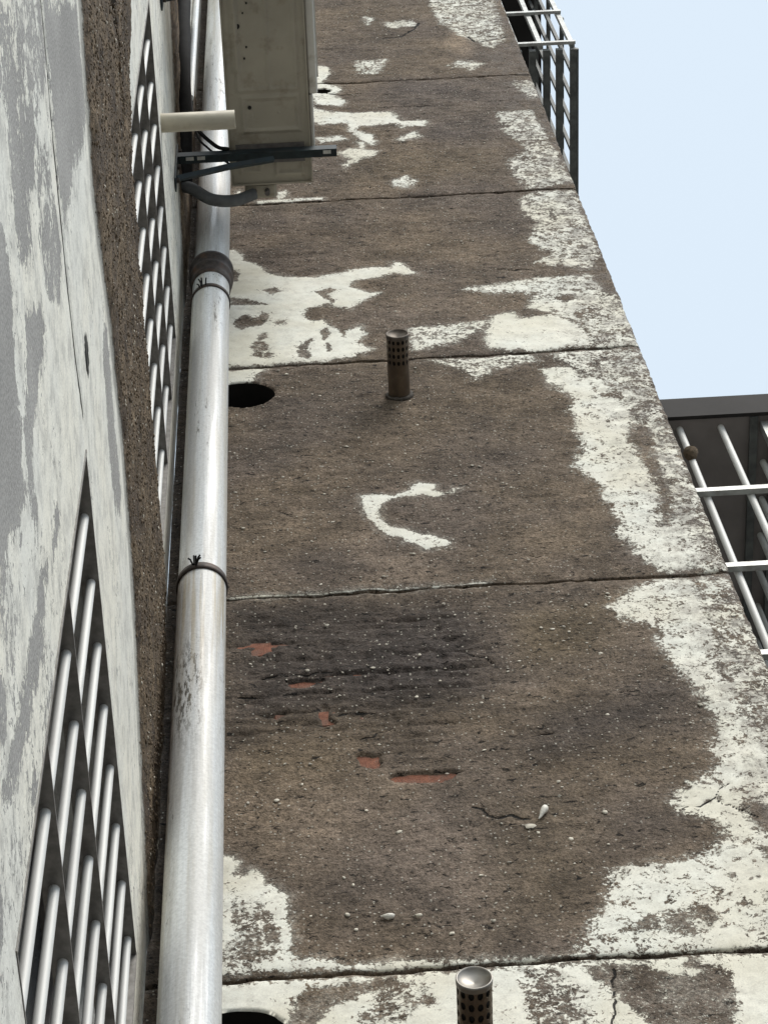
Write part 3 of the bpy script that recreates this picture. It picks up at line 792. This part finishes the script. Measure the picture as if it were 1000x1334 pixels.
# ------------------------------------------------------------------ wall with the grilled windows (plane x = 0)
WIN_Y = (-1.115, -0.146)
WIN_Z = [(3.69, 4.98), (6.55, 7.84), (9.41, 10.70)]
HEAD_HOLE = [(-1.205, 5.150, 0.034)]
def lines(stops, fine_lo, fine_hi, fine, coarse):
    out = []
    for a, b in zip(stops[:-1], stops[1:]):
        st = fine if (b > fine_lo and a < fine_hi) else coarse
        n = max(1, int(round((b - a) / st))); out += list(np.linspace(a, b, n + 1)[:-1])
    return np.array(out + [stops[-1]])
ys = lines([-6.0, -2.3, WIN_Y[0], WIN_Y[1], -0.004], -2.3, 0.0, 0.009, 0.08)
zs = lines([0.0, 3.3] + [q for w in WIN_Z for q in w] + [Z_TOP], 3.3, 10.75, 0.009, 0.08)
Y, Z = np.meshgrid(ys, zs)
u, v = Y * 1000, Z * 1000
F, G = paint_field(u, v, [(a, c, r * 2.0, q) for a, c, r, q in L_BARE], 60.0)
F = np.minimum(F, 34 + 48 * fbm(Y * 1.7, Z * 1.7, 61, 3))
G = np.maximum(G, 15)
band = np.full(u.shape, -200.0)
for poly in L_BAND:
    kk = near(u, v, poly, 200)
    band[kk] = np.maximum(band[kk], poly_sd(u[kk], v[kk], poly))
crack = np.zeros(u.shape)
kk = near(u, v, L_GROOVE, 30)
crack[kk] = np.clip(1.5 - line_d(u[kk], v[kk], L_GROOVE) / 11.0, 0, 1)
tone = -0.45 * np.clip(1 + (Y + 0.02) / 0.13, 0, 1) * (Z > 4.0) * np.clip(0.8 + 0.6 * fbm(Y * 9, Z * 4, 8, 3), 0.2, 1.2)  # towards the corner: pipe shade plus dirt, darkened in the colour
bm_ = np.clip(band / 40 + 0.3, 0, 1)
h = 0.0012 * fbm(Y * 6, Z * 6, 101, 4) + bm_ * (0.010 + 0.007 * fbm(Y * 18, Z * 18, 105, 5, 0.6)) - 0.004 * crack
kk = near(u, v, BAND_CRACK, 60)
h[kk] -= 0.02 * np.clip(1 - line_d(u[kk], v[kk], BAND_CRACK) / 22.0, 0, 1)
co = np.stack([h, Y, Z], -1).reshape(-1, 3)
idx = np.arange(Y.size).reshape(Y.shape)
yc = (ys[:-1] + ys[1:]) / 2; zc = (zs[:-1] + zs[1:]) / 2
keep = np.ones((len(zc), len(yc)), bool)
for z0, z1 in WIN_Z:
    keep &= ~((yc[None] > WIN_Y[0]) & (yc[None] < WIN_Y[1]) & (zc[:, None] > z0) & (zc[:, None] < z1))
for hy, hz, hr in HEAD_HOLE:
    keep &= ~(np.hypot(yc[None] - hy, zc[:, None] - hz) < hr)
quads = np.stack([idx[:-1, :-1], idx[:-1, 1:], idx[1:, 1:], idx[1:, :-1]], -1)[keep]
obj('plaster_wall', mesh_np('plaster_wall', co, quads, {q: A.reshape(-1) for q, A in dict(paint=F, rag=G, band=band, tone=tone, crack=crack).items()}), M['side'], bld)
pw = bpy.data.objects['plaster_wall']
hgt = {}
for mat_key, N, rmin, rmax in (('grit', 6500, 0.0018, 0.0050), ('stone', 700, 0.0015, 0.0042)):
    yy = rs.uniform(-1.95, -0.02, N * 3); zz = rs.uniform(5.1, 6.75, N * 3)
    sdv = np.full(yy.shape, -999.0)
    for poly in L_BAND: sdv = np.maximum(sdv, poly_sd(yy * 1000, zz * 1000, poly))
    ok = sdv > rs.uniform(-6, 22, N * 3)
    for z0, z1 in WIN_Z: ok &= ~((yy > WIN_Y[0] - 0.01) & (yy < WIN_Y[1] + 0.01) & (zz > z0 - 0.01) & (zz < z1 + 0.01))
    yy, zz, sdv = yy[ok][:N], zz[ok][:N], sdv[ok][:N]
    base = 0.0012 * fbm(yy * 6, zz * 6, 101, 4) + np.clip(sdv / 40 + 0.3, 0, 1) * (0.010 + 0.007 * fbm(yy * 18, zz * 18, 105, 5, 0.6))
    vs, fs = [], []
    for i in range(len(yy)):
        r = rmin + (rmax - rmin) * rs.rand() ** 3
        q = IV * r * rs.uniform(0.6, 1.25, (12, 1)) * np.array([0.7, rs.uniform(.8, 1.4), rs.uniform(.8, 1.3)])
        vs.append(q + np.array([base[i], yy[i], zz[i]])); fs.append(IF + 12 * i)
    o = obj('coarse_grit', mesh_np('coarse_grit', np.vstack(vs), np.vstack(fs)), M[mat_key], pw)
    o['kind'] = 'stuff'
for hy, hz, hr in HEAD_HOLE:
    b = MB(); b.sweep([(0, 0, 0), (-0.25, 0, 0)], hr * 1.25, 24, caps=True)
    obj('hole_lining', b, M['hole'], bld, (-0.004, hy, hz))

for z0, z1 in WIN_Z:
    w = obj('window', None, None, bld, (0, 0, 0)) if False else None
    y0, y1 = WIN_Y; D = 0.13
    b = MB()                                                      # plastered reveal: two jambs, head and sloping sill
    b.box((-D, y1, z0 - 0.02), (-0.0015, y1 + 0.012, z1 + 0.02)); b.box((-D, y0 - 0.012, z0 - 0.02), (-0.0015, y0, z1 + 0.02))
    b.box((-D, y0, z1), (-0.0015, y1, z1 + 0.012)); b.box((-D, y0, z0 - 0.012), (-0.0015, y1, z0))
    wn_o = obj('window_reveal', b, M['reveal'], bld)
    b = MB(); t = 0.045
    b.box((-D - 0.05, y0 - 0.01, z0), (-D + 0.0, y0 + t, z1)); b.box((-D - 0.05, y1 - t, z0), (-D, y1 + 0.01, z1))
    b.box((-D - 0.05, y0 + t, z1 - t), (-D - 0.002, y1 - t, z1 + 0.01)); b.box((-D - 0.05, y0 + t, z0 - 0.01), (-D - 0.002, y1 - t, z0 + t))
    b.box((-D - 0.04, (y0 + y1) / 2 - 0.025, z0 + t), (-D - 0.004, (y0 + y1) / 2 + 0.025, z1 - t))
    obj('window_frame', b, M['frame_dark'], wn_o)
    for a, c in ((y0 + t, (y0 + y1) / 2 - 0.025), ((y0 + y1) / 2 + 0.025, y1 - t)):
        b = MB(); b.box((-D - 0.028, a, z0 + t), (-D - 0.022, c, z1 - t)); obj('pane', b, M['glass'], wn_o)

# ------------------------------------------------------------------ security grilles in the windows
GR_LABEL = ['security grille of silver tubes in the lower window left of the drain pipe',
            'security grille of silver tubes in the upper window beside the short pipe stub', None]
tube_h = 1.29
tb = MB(); tb.sweep([(0, 0, 0), (0, 0, tube_h)], 0.0074, 14); tube_me = tb.data('bar')
rl = MB(); rl.box((-0.0265, WIN_Y[0] + 0.006, -0.0025), (0.0022, WIN_Y[1] - 0.006, 0.0025)); rail_me = rl.data('rail')
sd = MB(); sd.box((-0.0265, -0.0025, 0.0), (0.0020, 0.0025, tube_h)); side_me = sd.data('frame_side')
for i in range(2):
    z0, z1 = WIN_Z[i]
    t = thing('window_grille', GR_LABEL[i], 'window grille', (0, 0, z0), 'security grilles over the windows of the side wall')
    for j in range(8): obj('bar', tube_me, M['tube'], t, (-0.0118, -1.000 + 0.1165 * j, 0))
    for zz in (0.0045, 0.445, 0.85, 1.2855): obj('rail', rail_me, M['rail'], t, (-0.001, 0, zz))
    for yy in (WIN_Y[0] + 0.003, WIN_Y[1] - 0.003): obj('frame_side', side_me, M['rail'], t, (0, yy, 0))

# ------------------------------------------------------------------ drain pipe
px, py = 0.093, -0.115
t = thing('drain_pipe', 'pale plastic rain downpipe standing in the corner of the two walls', 'pipe', (px, py, 0))
def ring_pts(z0, z1, n): return [(0.0025 * math.sin(q * 1.9), 0, z0 + (z1 - z0) * q / n) for q in range(n + 1)]
b = MB(); b.sweep([(0, 0, 0.0), (0, 0, 8.40)], 0.055, 48, caps=False); obj('pipe_section', b, M['pvc'], t)
b = MB(); b.sweep([(0, 0, 8.34), (0.004, 0, 13.6)], 0.054, 48, caps=False); obj('pipe_section', b, M['pvc'], t)
b = MB(); b.lathe([(0.0555, 8.30), (0.060, 8.305), (0.0615, 8.33), (0.0605, 8.355), (0.0655, 8.362), (0.0665, 8.375), (0.0625, 8.385), (0.0625, 8.425), (0.0675, 8.432), (0.0675, 8.45), (0.056, 8.458)], 48)
obj('coupling', b, M['strap'], t)
for zz, w in ((8.185, 0.010), (6.39, 0.013)):
    b = MB(); b.lathe([(0.0555, zz - w), (0.0585, zz - w), (0.0590, zz), (0.0585, zz + w), (0.0555, zz + w)], 48)
    s = obj('strap', b, M['strap'], t)
    b = MB()                                                      # twisted wire knot at the front of the strap
    for q in range(5):
        a = random.uniform(-2.1, -1.6); r0 = 0.060
        p0 = Vector((r0 * math.cos(a), r0 * math.sin(a), zz + random.uniform(-.01, .01)))
        dv = Vector((random.uniform(-.012, .012), random.uniform(-.02, -.006), random.uniform(-.02, .03)))
        b.sweep([p0, p0 + dv * 0.5 + Vector((0, -.003, 0.004)), p0 + dv], 0.0022, 6)
    obj('wire_tie', b, M['black'], s)
    b = MB(); b.box((-0.006, 0.05, zz - 0.012), (0.006, 0.125, zz + 0.012)); obj('wall_clip', b, M['strap'], t)

# ------------------------------------------------------------------ exhaust flues
def flue(label, loc, length, r, perf, rows, cols, cap_mat):
    t = thing('exhaust_flue', label, 'flue', loc, 'stainless flues through the wall')
    b = MB()                                                      # plain tube; built along -y
    n = 48
    def P(a, y, rr=r): return (rr * math.cos(a), y, rr * math.sin(a))
    b.sweep([(0, 0.12, 0), (0, -(length - perf), 0)], r, n, caps=False)
    obj('tube', b, M['steel'], t)
    b = MB()                                                      # perforated sleeve with real round openings
    y0 = -(length - perf); dy = -(perf - 0.006) / rows
    for i in range(rows):
        for j in range(cols):
            a0 = 2 * math.pi * j / cols; da = 2 * math.pi / cols
            ya = y0 + dy * i
            S = 16; outer = []; inner = []
            for q in range(S):
                th = 2 * math.pi * q / S + math.pi / 4
                cx_, cy_ = math.cos(th), math.sin(th)
                m = max(abs(cx_), abs(cy_))
                ox, oy = cx_ / m * 0.5, cy_ / m * 0.5
                outer.append(P(a0 + (ox + 0.5) * da, ya + (oy + 0.5) * dy))
                hr = 0.33
                inner.append(P(a0 + (cx_ * hr + 0.5) * da, ya + (cy_ * hr * 1.0 + 0.5) * dy))
            vs = outer + inner + [(x * 0.94, y, z * 0.94) for x, y, z in inner]
            b.add(vs, [(q, (q + 1) % S, S + (q + 1) % S, S + q) for q in range(S)] + [(S + q, S + (q + 1) % S, 2 * S + (q + 1) % S, 2 * S + q) for q in range(S)], False)
    b.sweep([(0, -(length - 0.006), 0), (0, -length, 0)], r, n, caps=False)
    obj('perforated_sleeve', b, M['steel'], t)
    b = MB(); b.sweep([(0, 0, 0), (0, -length + 0.01, 0)], r * 0.80, 24, caps=False); obj('inner_tube', b, M['hole'], t)
    prof = [(r * 1.03, -0.012), (r * 1.045, -0.004), (r * 1.04, 0.0), (r * 0.97, 0.001), (r * 0.93, -0.002), (r * 0.5, -0.007), (r * 0.10, -0.011), (r * 0.004, -0.0115)]
    b = MB(); b.lathe(prof, n); cap = b.data('end_cap')
    cap.transform(Matrix.Rotation(math.radians(90), 4, 'X')); cap.transform(Matrix.Translation((0, -length - 0.001, 0)))
    # lathe z -> -y
    obj('end_cap', cap, M[cap_mat], t)
    b = MB(); b.sweep([(r * 1.12 * math.cos(a), -0.003, r * 1.12 * math.sin(a)) for a in [2 * math.pi * q / 20 for q in range(21)]], [0.004 + 0.003 * random.random() for q in range(21)], 7)
    obj('mortar_ring', b, M['core'], t)
    return t
M['steel_dull'] = mat_plain('flue_dull_cap', (0.15, 0.13, 0.11), 0.6, 0.7, var=0.3, scale=40, grime=(0.08, 0.06, 0.045))
M['steel_cap'] = mat_plain('flue_cap_steel', (0.30, 0.285, 0.26), 0.50, 1.0, var=0.12, scale=30, grime=(0.3, 0.26, 0.2), gscale=30)
flue('stainless flue with perforated end poking out near the middle of the wall', (0.618, 0, 7.687), 0.186, 0.0305, 0.088, 4, 14, 'steel_dull')
flue('stainless flue at the bottom edge of the picture with shiny dished cap', (0.578, 0, 4.85), 0.150, 0.0305, 0.10, 4, 12, 'steel_cap')

# ------------------------------------------------------------------ air conditioner and its bracket
AX0, AX1, AY0, AY1, AZ = 0.165, 0.418, -1.10, -0.298, 8.705
t = thing('air_conditioner', 'beige outdoor air conditioner unit hung high on the wall in front of the pipe', 'air conditioner', (0, 0, AZ))
b = MB(); b.box((AX0, AY0, 0.012), (AX1, AY1, 0.54), 0.008); obj('casing', b, M['ac'], t)
nx, ny = 85, 268                                                  # pressed-steel base pan with embossed ribs and drain holes
gx, gy = np.meshgrid(np.linspace(AX0 + .002, AX1 - .002, nx), np.linspace(AY0 + .002, AY1 - .002, ny))
def rrect(x0, y0, x1, y1, w=0.006):
    d = np.minimum(np.minimum(gx - x0, x1 - gx), np.minimum(gy - y0, y1 - gy))
    return 1 / (1 + np.exp(-d / w * 3))
def outline(x0, y0, x1, y1, w=0.007):
    d = np.minimum(np.minimum(gx - x0, x1 - gx), np.minimum(gy - y0, y1 - gy))
    return np.exp(-(d / w) ** 2)
hh = 0.0 * gx
hh += 0.004 * outline(0.205, -1.05, 0.385, -0.60) + 0.004 * outline(0.215, -0.575, 0.385, -0.47)
hh += 0.0035 * np.exp(-((gx - 0.30) / 0.006) ** 2) * (gy < -0.60)
hh += 0.004 * rrect(0.19, -0.95, 0.215, -0.66) - 0.004 * rrect(0.25, -0.555, 0.37, -0.50)
hh += 0.005 * np.exp(-(((gx - 0.325) ** 2 + (gy + 0.525) ** 2) / 0.012 ** 2))
hh += 0.004 * outline(0.31, -0.385, 0.39, -0.33) + 0.003 * outline(0.20, -0.38, 0.26, -0.34)
hh += 0.0012 * fbm(gx * 25, gy * 25, 4, 3)
hh *= 1.7
co = np.stack([gx, gy, 0.012 - hh], -1).reshape(-1, 3)
ii = np.arange(gx.size).reshape(gx.shape)
qd = np.stack([ii[:-1, :-1], ii[1:, :-1], ii[1:, 1:], ii[:-1, 1:]], -1).reshape(-1, 4)
pan = obj('base_pan', mesh_np('base_pan', co, qd), M['ac'], t)
b = MB()                                                          # folded rim round the pan
b.box((AX0 - .001, AY0 - .001, 0.004), (AX0 + .004, AY1 + .001, 0.05)); b.box((AX1 - .004, AY0 - .001, 0.004), (AX1 + .001, AY1 + .001, 0.05))
b.box((AX0 + .004, AY1 - .004, 0.004), (AX1 - .004, AY1 + .001, 0.05))
obj('pan_rim', b, M['ac'], pan)
for x, y, r in ((0.212, -0.80, 0.0085), (0.236, -0.545, 0.0055), (0.245, -0.87, 0.003), (0.232, -0.84, 0.0025), (0.237, -0.735, 0.003), (0.229, -0.70, 0.003)):
    b = MB(); b.lathe([(0, 0.0), (r, 0.0), (r, 0.006)], 16); obj('drain_hole', b, M['hole'], pan, (x, y, 0.0055))
b = MB(); b.box((AX1 + 0.002, AY0 + 0.02, 0.022), (AX1 + 0.030, -0.575, 0.53), 0.004); fg = obj('fan_grille', b, M['ac_front'], t)
for q in range(22):
    b = MB(); b.box((AX1 + 0.030, AY0 + 0.04, 0.05 + q * 0.021), (AX1 + 0.0345, -0.62, 0.056 + q * 0.021)); obj('slat', b, M['ac_front'], fg)
b = MB(); b.box((AX1 + 0.002, -0.572, 0.018), (AX1 + 0.014, AY1 - 0.09, 0.53), 0.003); obj('front_panel', b, M['ac_front'], t)
b = MB(); b.box((0.205, AY1 + 0.0015, 0.02), (0.305, AY1 + 0.052, 0.17), 0.008); vc = obj('valve_cover', b, M['ac'], t)
for xx in (0.235, 0.275):
    b = MB(); b.sweep([(xx, AY1 + 0.025, 0.03), (xx, AY1 + 0.025, -0.012)], 0.008, 10); obj('valve', b, M['frame_dark'], vc)
for yy in (-0.40, -0.93):
    b = MB(); b.box((AX0 + 0.02, yy - 0.03, -0.004), (AX1 - 0.02, yy + 0.03, 0.0055)); obj('foot', b, M['frame_dark'], t)

def bracket(y, label):
    z = AZ - 0.006
    t = thing('ac_bracket', label, 'bracket', (0, y, z), 'brackets under the air conditioner')
    b = MB(); b.box((0.004, -0.018, -0.004), (0.497, 0.018, 0.0)); b.box((0.004, -0.018, -0.040), (0.497, -0.0145, -0.004))
    arm = obj('arm', b, M['bracket'], t)
    for x0 in (0.03, 0.065, 0.455):
        b = MB(); b.box((x0, -0.008, -0.0052), (x0 + 0.024, 0.008, -0.0041)); obj('slot', b, M['slot'], arm)
    b = MB(); b.box((0.002, -0.022, -0.26), (0.006, 0.022, 0.10)); pl = obj('wall_plate', b, M['bracket'], t)
    for zz in (0.07, -0.09, -0.22):
        b = MB(); b.sweep([(0.004, 0, zz), (0.016, 0, zz)], 0.008, 6, smooth=False); obj('bolt', b, M['strap'], pl)
    b = MB()
    b.sweep([(0.006, 0.004, -0.19), (0.16, 0.004, -0.10), (0.30, 0.004, -0.045)], 0.011, 4, smooth=False)
    obj('brace', b, M['bracket'], t)
M['slot'] = mat_plain('painted_slot_light', (0.6, 0.6, 0.58), 0.5)  # pale colour painted for the sky and wall showing through the slots
bracket(-0.40, 'dark blue steel bracket with slotted arm end under the wall end of the air conditioner')
bracket(-0.95, 'second bracket of the air conditioner, cut off by the top of the picture')

# ------------------------------------------------------------------ hose, cables, pipe stub, conduit beside the air conditioner
def bez(pts, n=14):
    out = []
    P = [Vector(q) for q in pts]
    P = [P[0] * 2 - P[1]] + P + [P[-1] * 2 - P[-2]]
    for i in range(1, len(P) - 2):
        for k in range(n):
            s = k / n
            out.append(0.5 * ((2 * P[i]) + (P[i + 1] - P[i - 1]) * s + (2 * P[i - 1] - 5 * P[i] + 4 * P[i + 1] - P[i + 2]) * s * s + (3 * P[i] - P[i - 1] - 3 * P[i + 1] + P[i + 2]) * s ** 3))
    out.append(P[-2])
    return out
b = MB(); b.sweep(bez([(-0.01, -0.30, 8.74), (0.04, -0.30, 8.70), (0.10, -0.275, 8.66), (0.17, -0.265, 8.665), (0.235, -0.272, 8.70)]), 0.019, 14)
tag(obj('refrigerant_hose', b, M['hose']), 'grey insulated hose looping from the wall to the end of the air conditioner', 'hose')
b = MB(); b.sweep(bez([(0.02, -0.52, 9.75), (0.015, -0.47, 9.35), (0.05, -0.44, 8.95), (0.12, -0.43, 8.72), (0.165, -0.42, 8.70)]), 0.0062, 8)
tag(obj('power_cable', b, M['black']), 'thicker black cable hanging down behind the air conditioner to its bracket', 'cable')
b = MB(); b.sweep(bez([(0.03, -0.50, 9.70), (0.035, -0.44, 9.30), (0.06, -0.40, 8.95), (0.10, -0.40, 8.78), (0.17, -0.36, 8.72)]), 0.0035, 8)
tag(obj('signal_cable', b, M['black']), 'thin black cable beside the thicker cable behind the air conditioner', 'cable')
b = MB(); b.sweep(bez([(0.020, -0.30, 8.72), (0.022, -0.42, 8.95), (0.022, -0.58, 9.25), (0.022, -0.66, 9.7), (0.022, -0.68, 10.4)]), 0.024, 14)
tag(obj('insulated_line', b, M['black']), 'black wrapped pipe bundle climbing the wall left of the drain pipe top', 'pipe bundle')
b = MB()
b.lathe([(0.0265, 0.0), (0.0265, 0.206), (0.0235, 0.206), (0.0230, 0.02)], 32)
me = b.data('pipe_stub'); me.transform(Matrix.Rotation(math.radians(90), 4, 'Y'))
tag(obj('pipe_stub', me, M['stub'], None, (-0.002, -0.733, 7.972)), 'short cream plastic pipe stub sticking out of the wall above the upper window', 'pipe')
b = MB(); b.sweep([(0, 0, 0), (0, 0, 3.8)], 0.0125, 16)
tag(obj('thin_conduit', b, M['pvc'], None, (0.016, -0.285, 9.75)), 'thin white conduit running up the wall behind the air conditioner', 'conduit')

# ------------------------------------------------------------------ window cages on the flank wall, right of the corner
def cage_low():
    x0, xo, y0, y1, zb, zt = 1.345, 1.628, 0.10, 1.45, 5.72, 7.575
    t = thing('window_cage', 'window cage of pale tubes under a dark sheet canopy at the right', 'window cage', (x0, y0, zb), 'window cages on the flank wall')
    H = zt - zb
    v = MB(); v.sweep([(0, 0, 0), (0, 0, H)], 0.0095, 14); bar = v.data('bar')
    for xx in (0.045, 0.160): obj('bar', bar, M['tube'], t, (xx, 0.0, 0))
    post = MB(); post.box((-0.013, -0.013, 0), (0.013, 0.013, H)); pm = post.data('post')
    for xx, yy in ((xo - x0, 0.0), (xo - x0, y1 - y0), (0.008, 0.02), (0.008, y1 - y0)): obj('post', pm, M['cage_light'], t, (xx, yy, 0))
    rb = MB(); rb.box((0.0, -0.026, -0.011), (xo - x0 + 0.2, -0.0105, 0.011)); rm = rb.data('rail')
    for zz in (7.135, 6.71, 6.276, 5.85): obj('rail', rm, M['cage_light'], t, (0, 0, zz - zb))
    for q in range(1, 11): obj('bar', bar, M['tube'], t, (xo - x0, q * 0.115, 0))
    sr = MB(); sr.box((-0.010, 0.014, -0.011), (0.010, y1 - y0 - 0.014, 0.011)); sm = sr.data('rail')
    for zz in (7.135, 6.71, 6.276, 5.85): obj('rail', sm, M['cage_dark'], t, (xo - x0 + 0.0205, 0, zz - zb))
    for xx in (0.045, 0.160, 0.22): obj('bar', bar, M['tube'], t, (xx, y1 - y0, 0))
    b = MB(); b.box((-0.008, -0.03, H), (0.62, y1 - y0 + 0.1, H + 0.012)); c = obj('canopy', b, M['sheet_under'], t)
    b = MB(); b.box((-0.008, -0.042, H - 0.006), (0.62, -0.031, H + 0.118)); obj('fascia', b, M['sheet'], c)
    b = MB(); b.box((0.24, -0.03, H - 0.012), (0.262, y1 - y0 + 0.1, H - 0.001)); obj('joist', b, M['cage_dark'], c)
    b = MB(); b.box((0.30, -0.03, H - 0.022), (0.60, y1 - y0 + 0.1, H - 0.002)); obj('side_sheet', b, M['cage_dark'], c)
    b = MB(); b.box((-0.005, 0.06, -0.01), (xo - x0, y1 - y0, 0.01)); obj('floor_sheet', b, M['sheet'], t)
    return t
cage_low()
def cage_high():
    x0, xo, y0, y1, zb, zt = 1.345, 1.596, 0.10, 1.60, 11.58, 13.3
    t = thing('window_cage', 'small dark steel window cage high up against the sky', 'window cage', (x0, y0, zb), 'window cages on the flank wall')
    H = zt - zb; W = xo - x0; D = y1 - y0
    po = MB(); po.box((-0.010, -0.010, 0), (0.010, 0.010, H)); pm = po.data('post')
    for xx in (0.012, 0.115, W): obj('post', pm, M['cage_light'], t, (xx, 0, 0))
    fr = MB(); fr.box((0.0, -0.012, -0.012), (W + 0.012, -0.0105, 0.012)); 
    fr = MB(); fr.box((0.0, -0.024, -0.012), (W + 0.012, -0.0105, 0.012)); fm = fr.data('rail')
    for zz in (0.0, 0.52, 1.04, 1.56): obj('rail', fm, M['cage_light'], t, (0, 0, zz))
    fb = MB(); fb.box((-0.014, -0.010, -0.016), (0.014, D, -0.013 + 0.028)); bm = fb.data('floor_bar')
    for xx in (0.015, 0.075, 0.135, 0.19, W): obj('floor_bar', bm, M['cage_dark'], t, (xx, 0.012, -0.03))
    sb = MB(); sb.box((-0.007, -0.009, 0), (0.007, 0.009, H)); sm = sb.data('bar')
    for q in range(1, 13): obj('bar', sm, M['cage_dark'], t, (W, q * 0.118, 0))
    rr = MB(); rr.box((-0.009, 0.012, -0.011), (0.009, D, 0.011)); rm = rr.data('rail')
    for zz in (0.0, 0.52, 1.04, 1.56): obj('rail', rm, M['cage_dark'], t, (W + 0.017, 0, zz))
    b = MB(); b.box((0.0, 0.16, 0.12), (0.10, D, 0.155)); obj('shelf', b, M['cage_dark'], t)
    b = MB(); b.box((0.0, 0.0, H), (W + 0.06, D, H + 0.02)); obj('canopy', b, M['sheet'], t)
    return t
cage_high()
b = MB()
b.sweep([(0, 0, -0.028), (0, -0.002, -0.018), (0.002, -0.004, 0), (0, -0.002, 0.014), (0, 0, 0.026)], [0.006, 0.016, 0.021, 0.016, 0.006], 12)
tag(obj('mud_nest', b, M['nest'], None, (1.386, 0.088, 7.385)), 'small brown mud nest stuck on the cage bar beside the wall edge', 'nest')
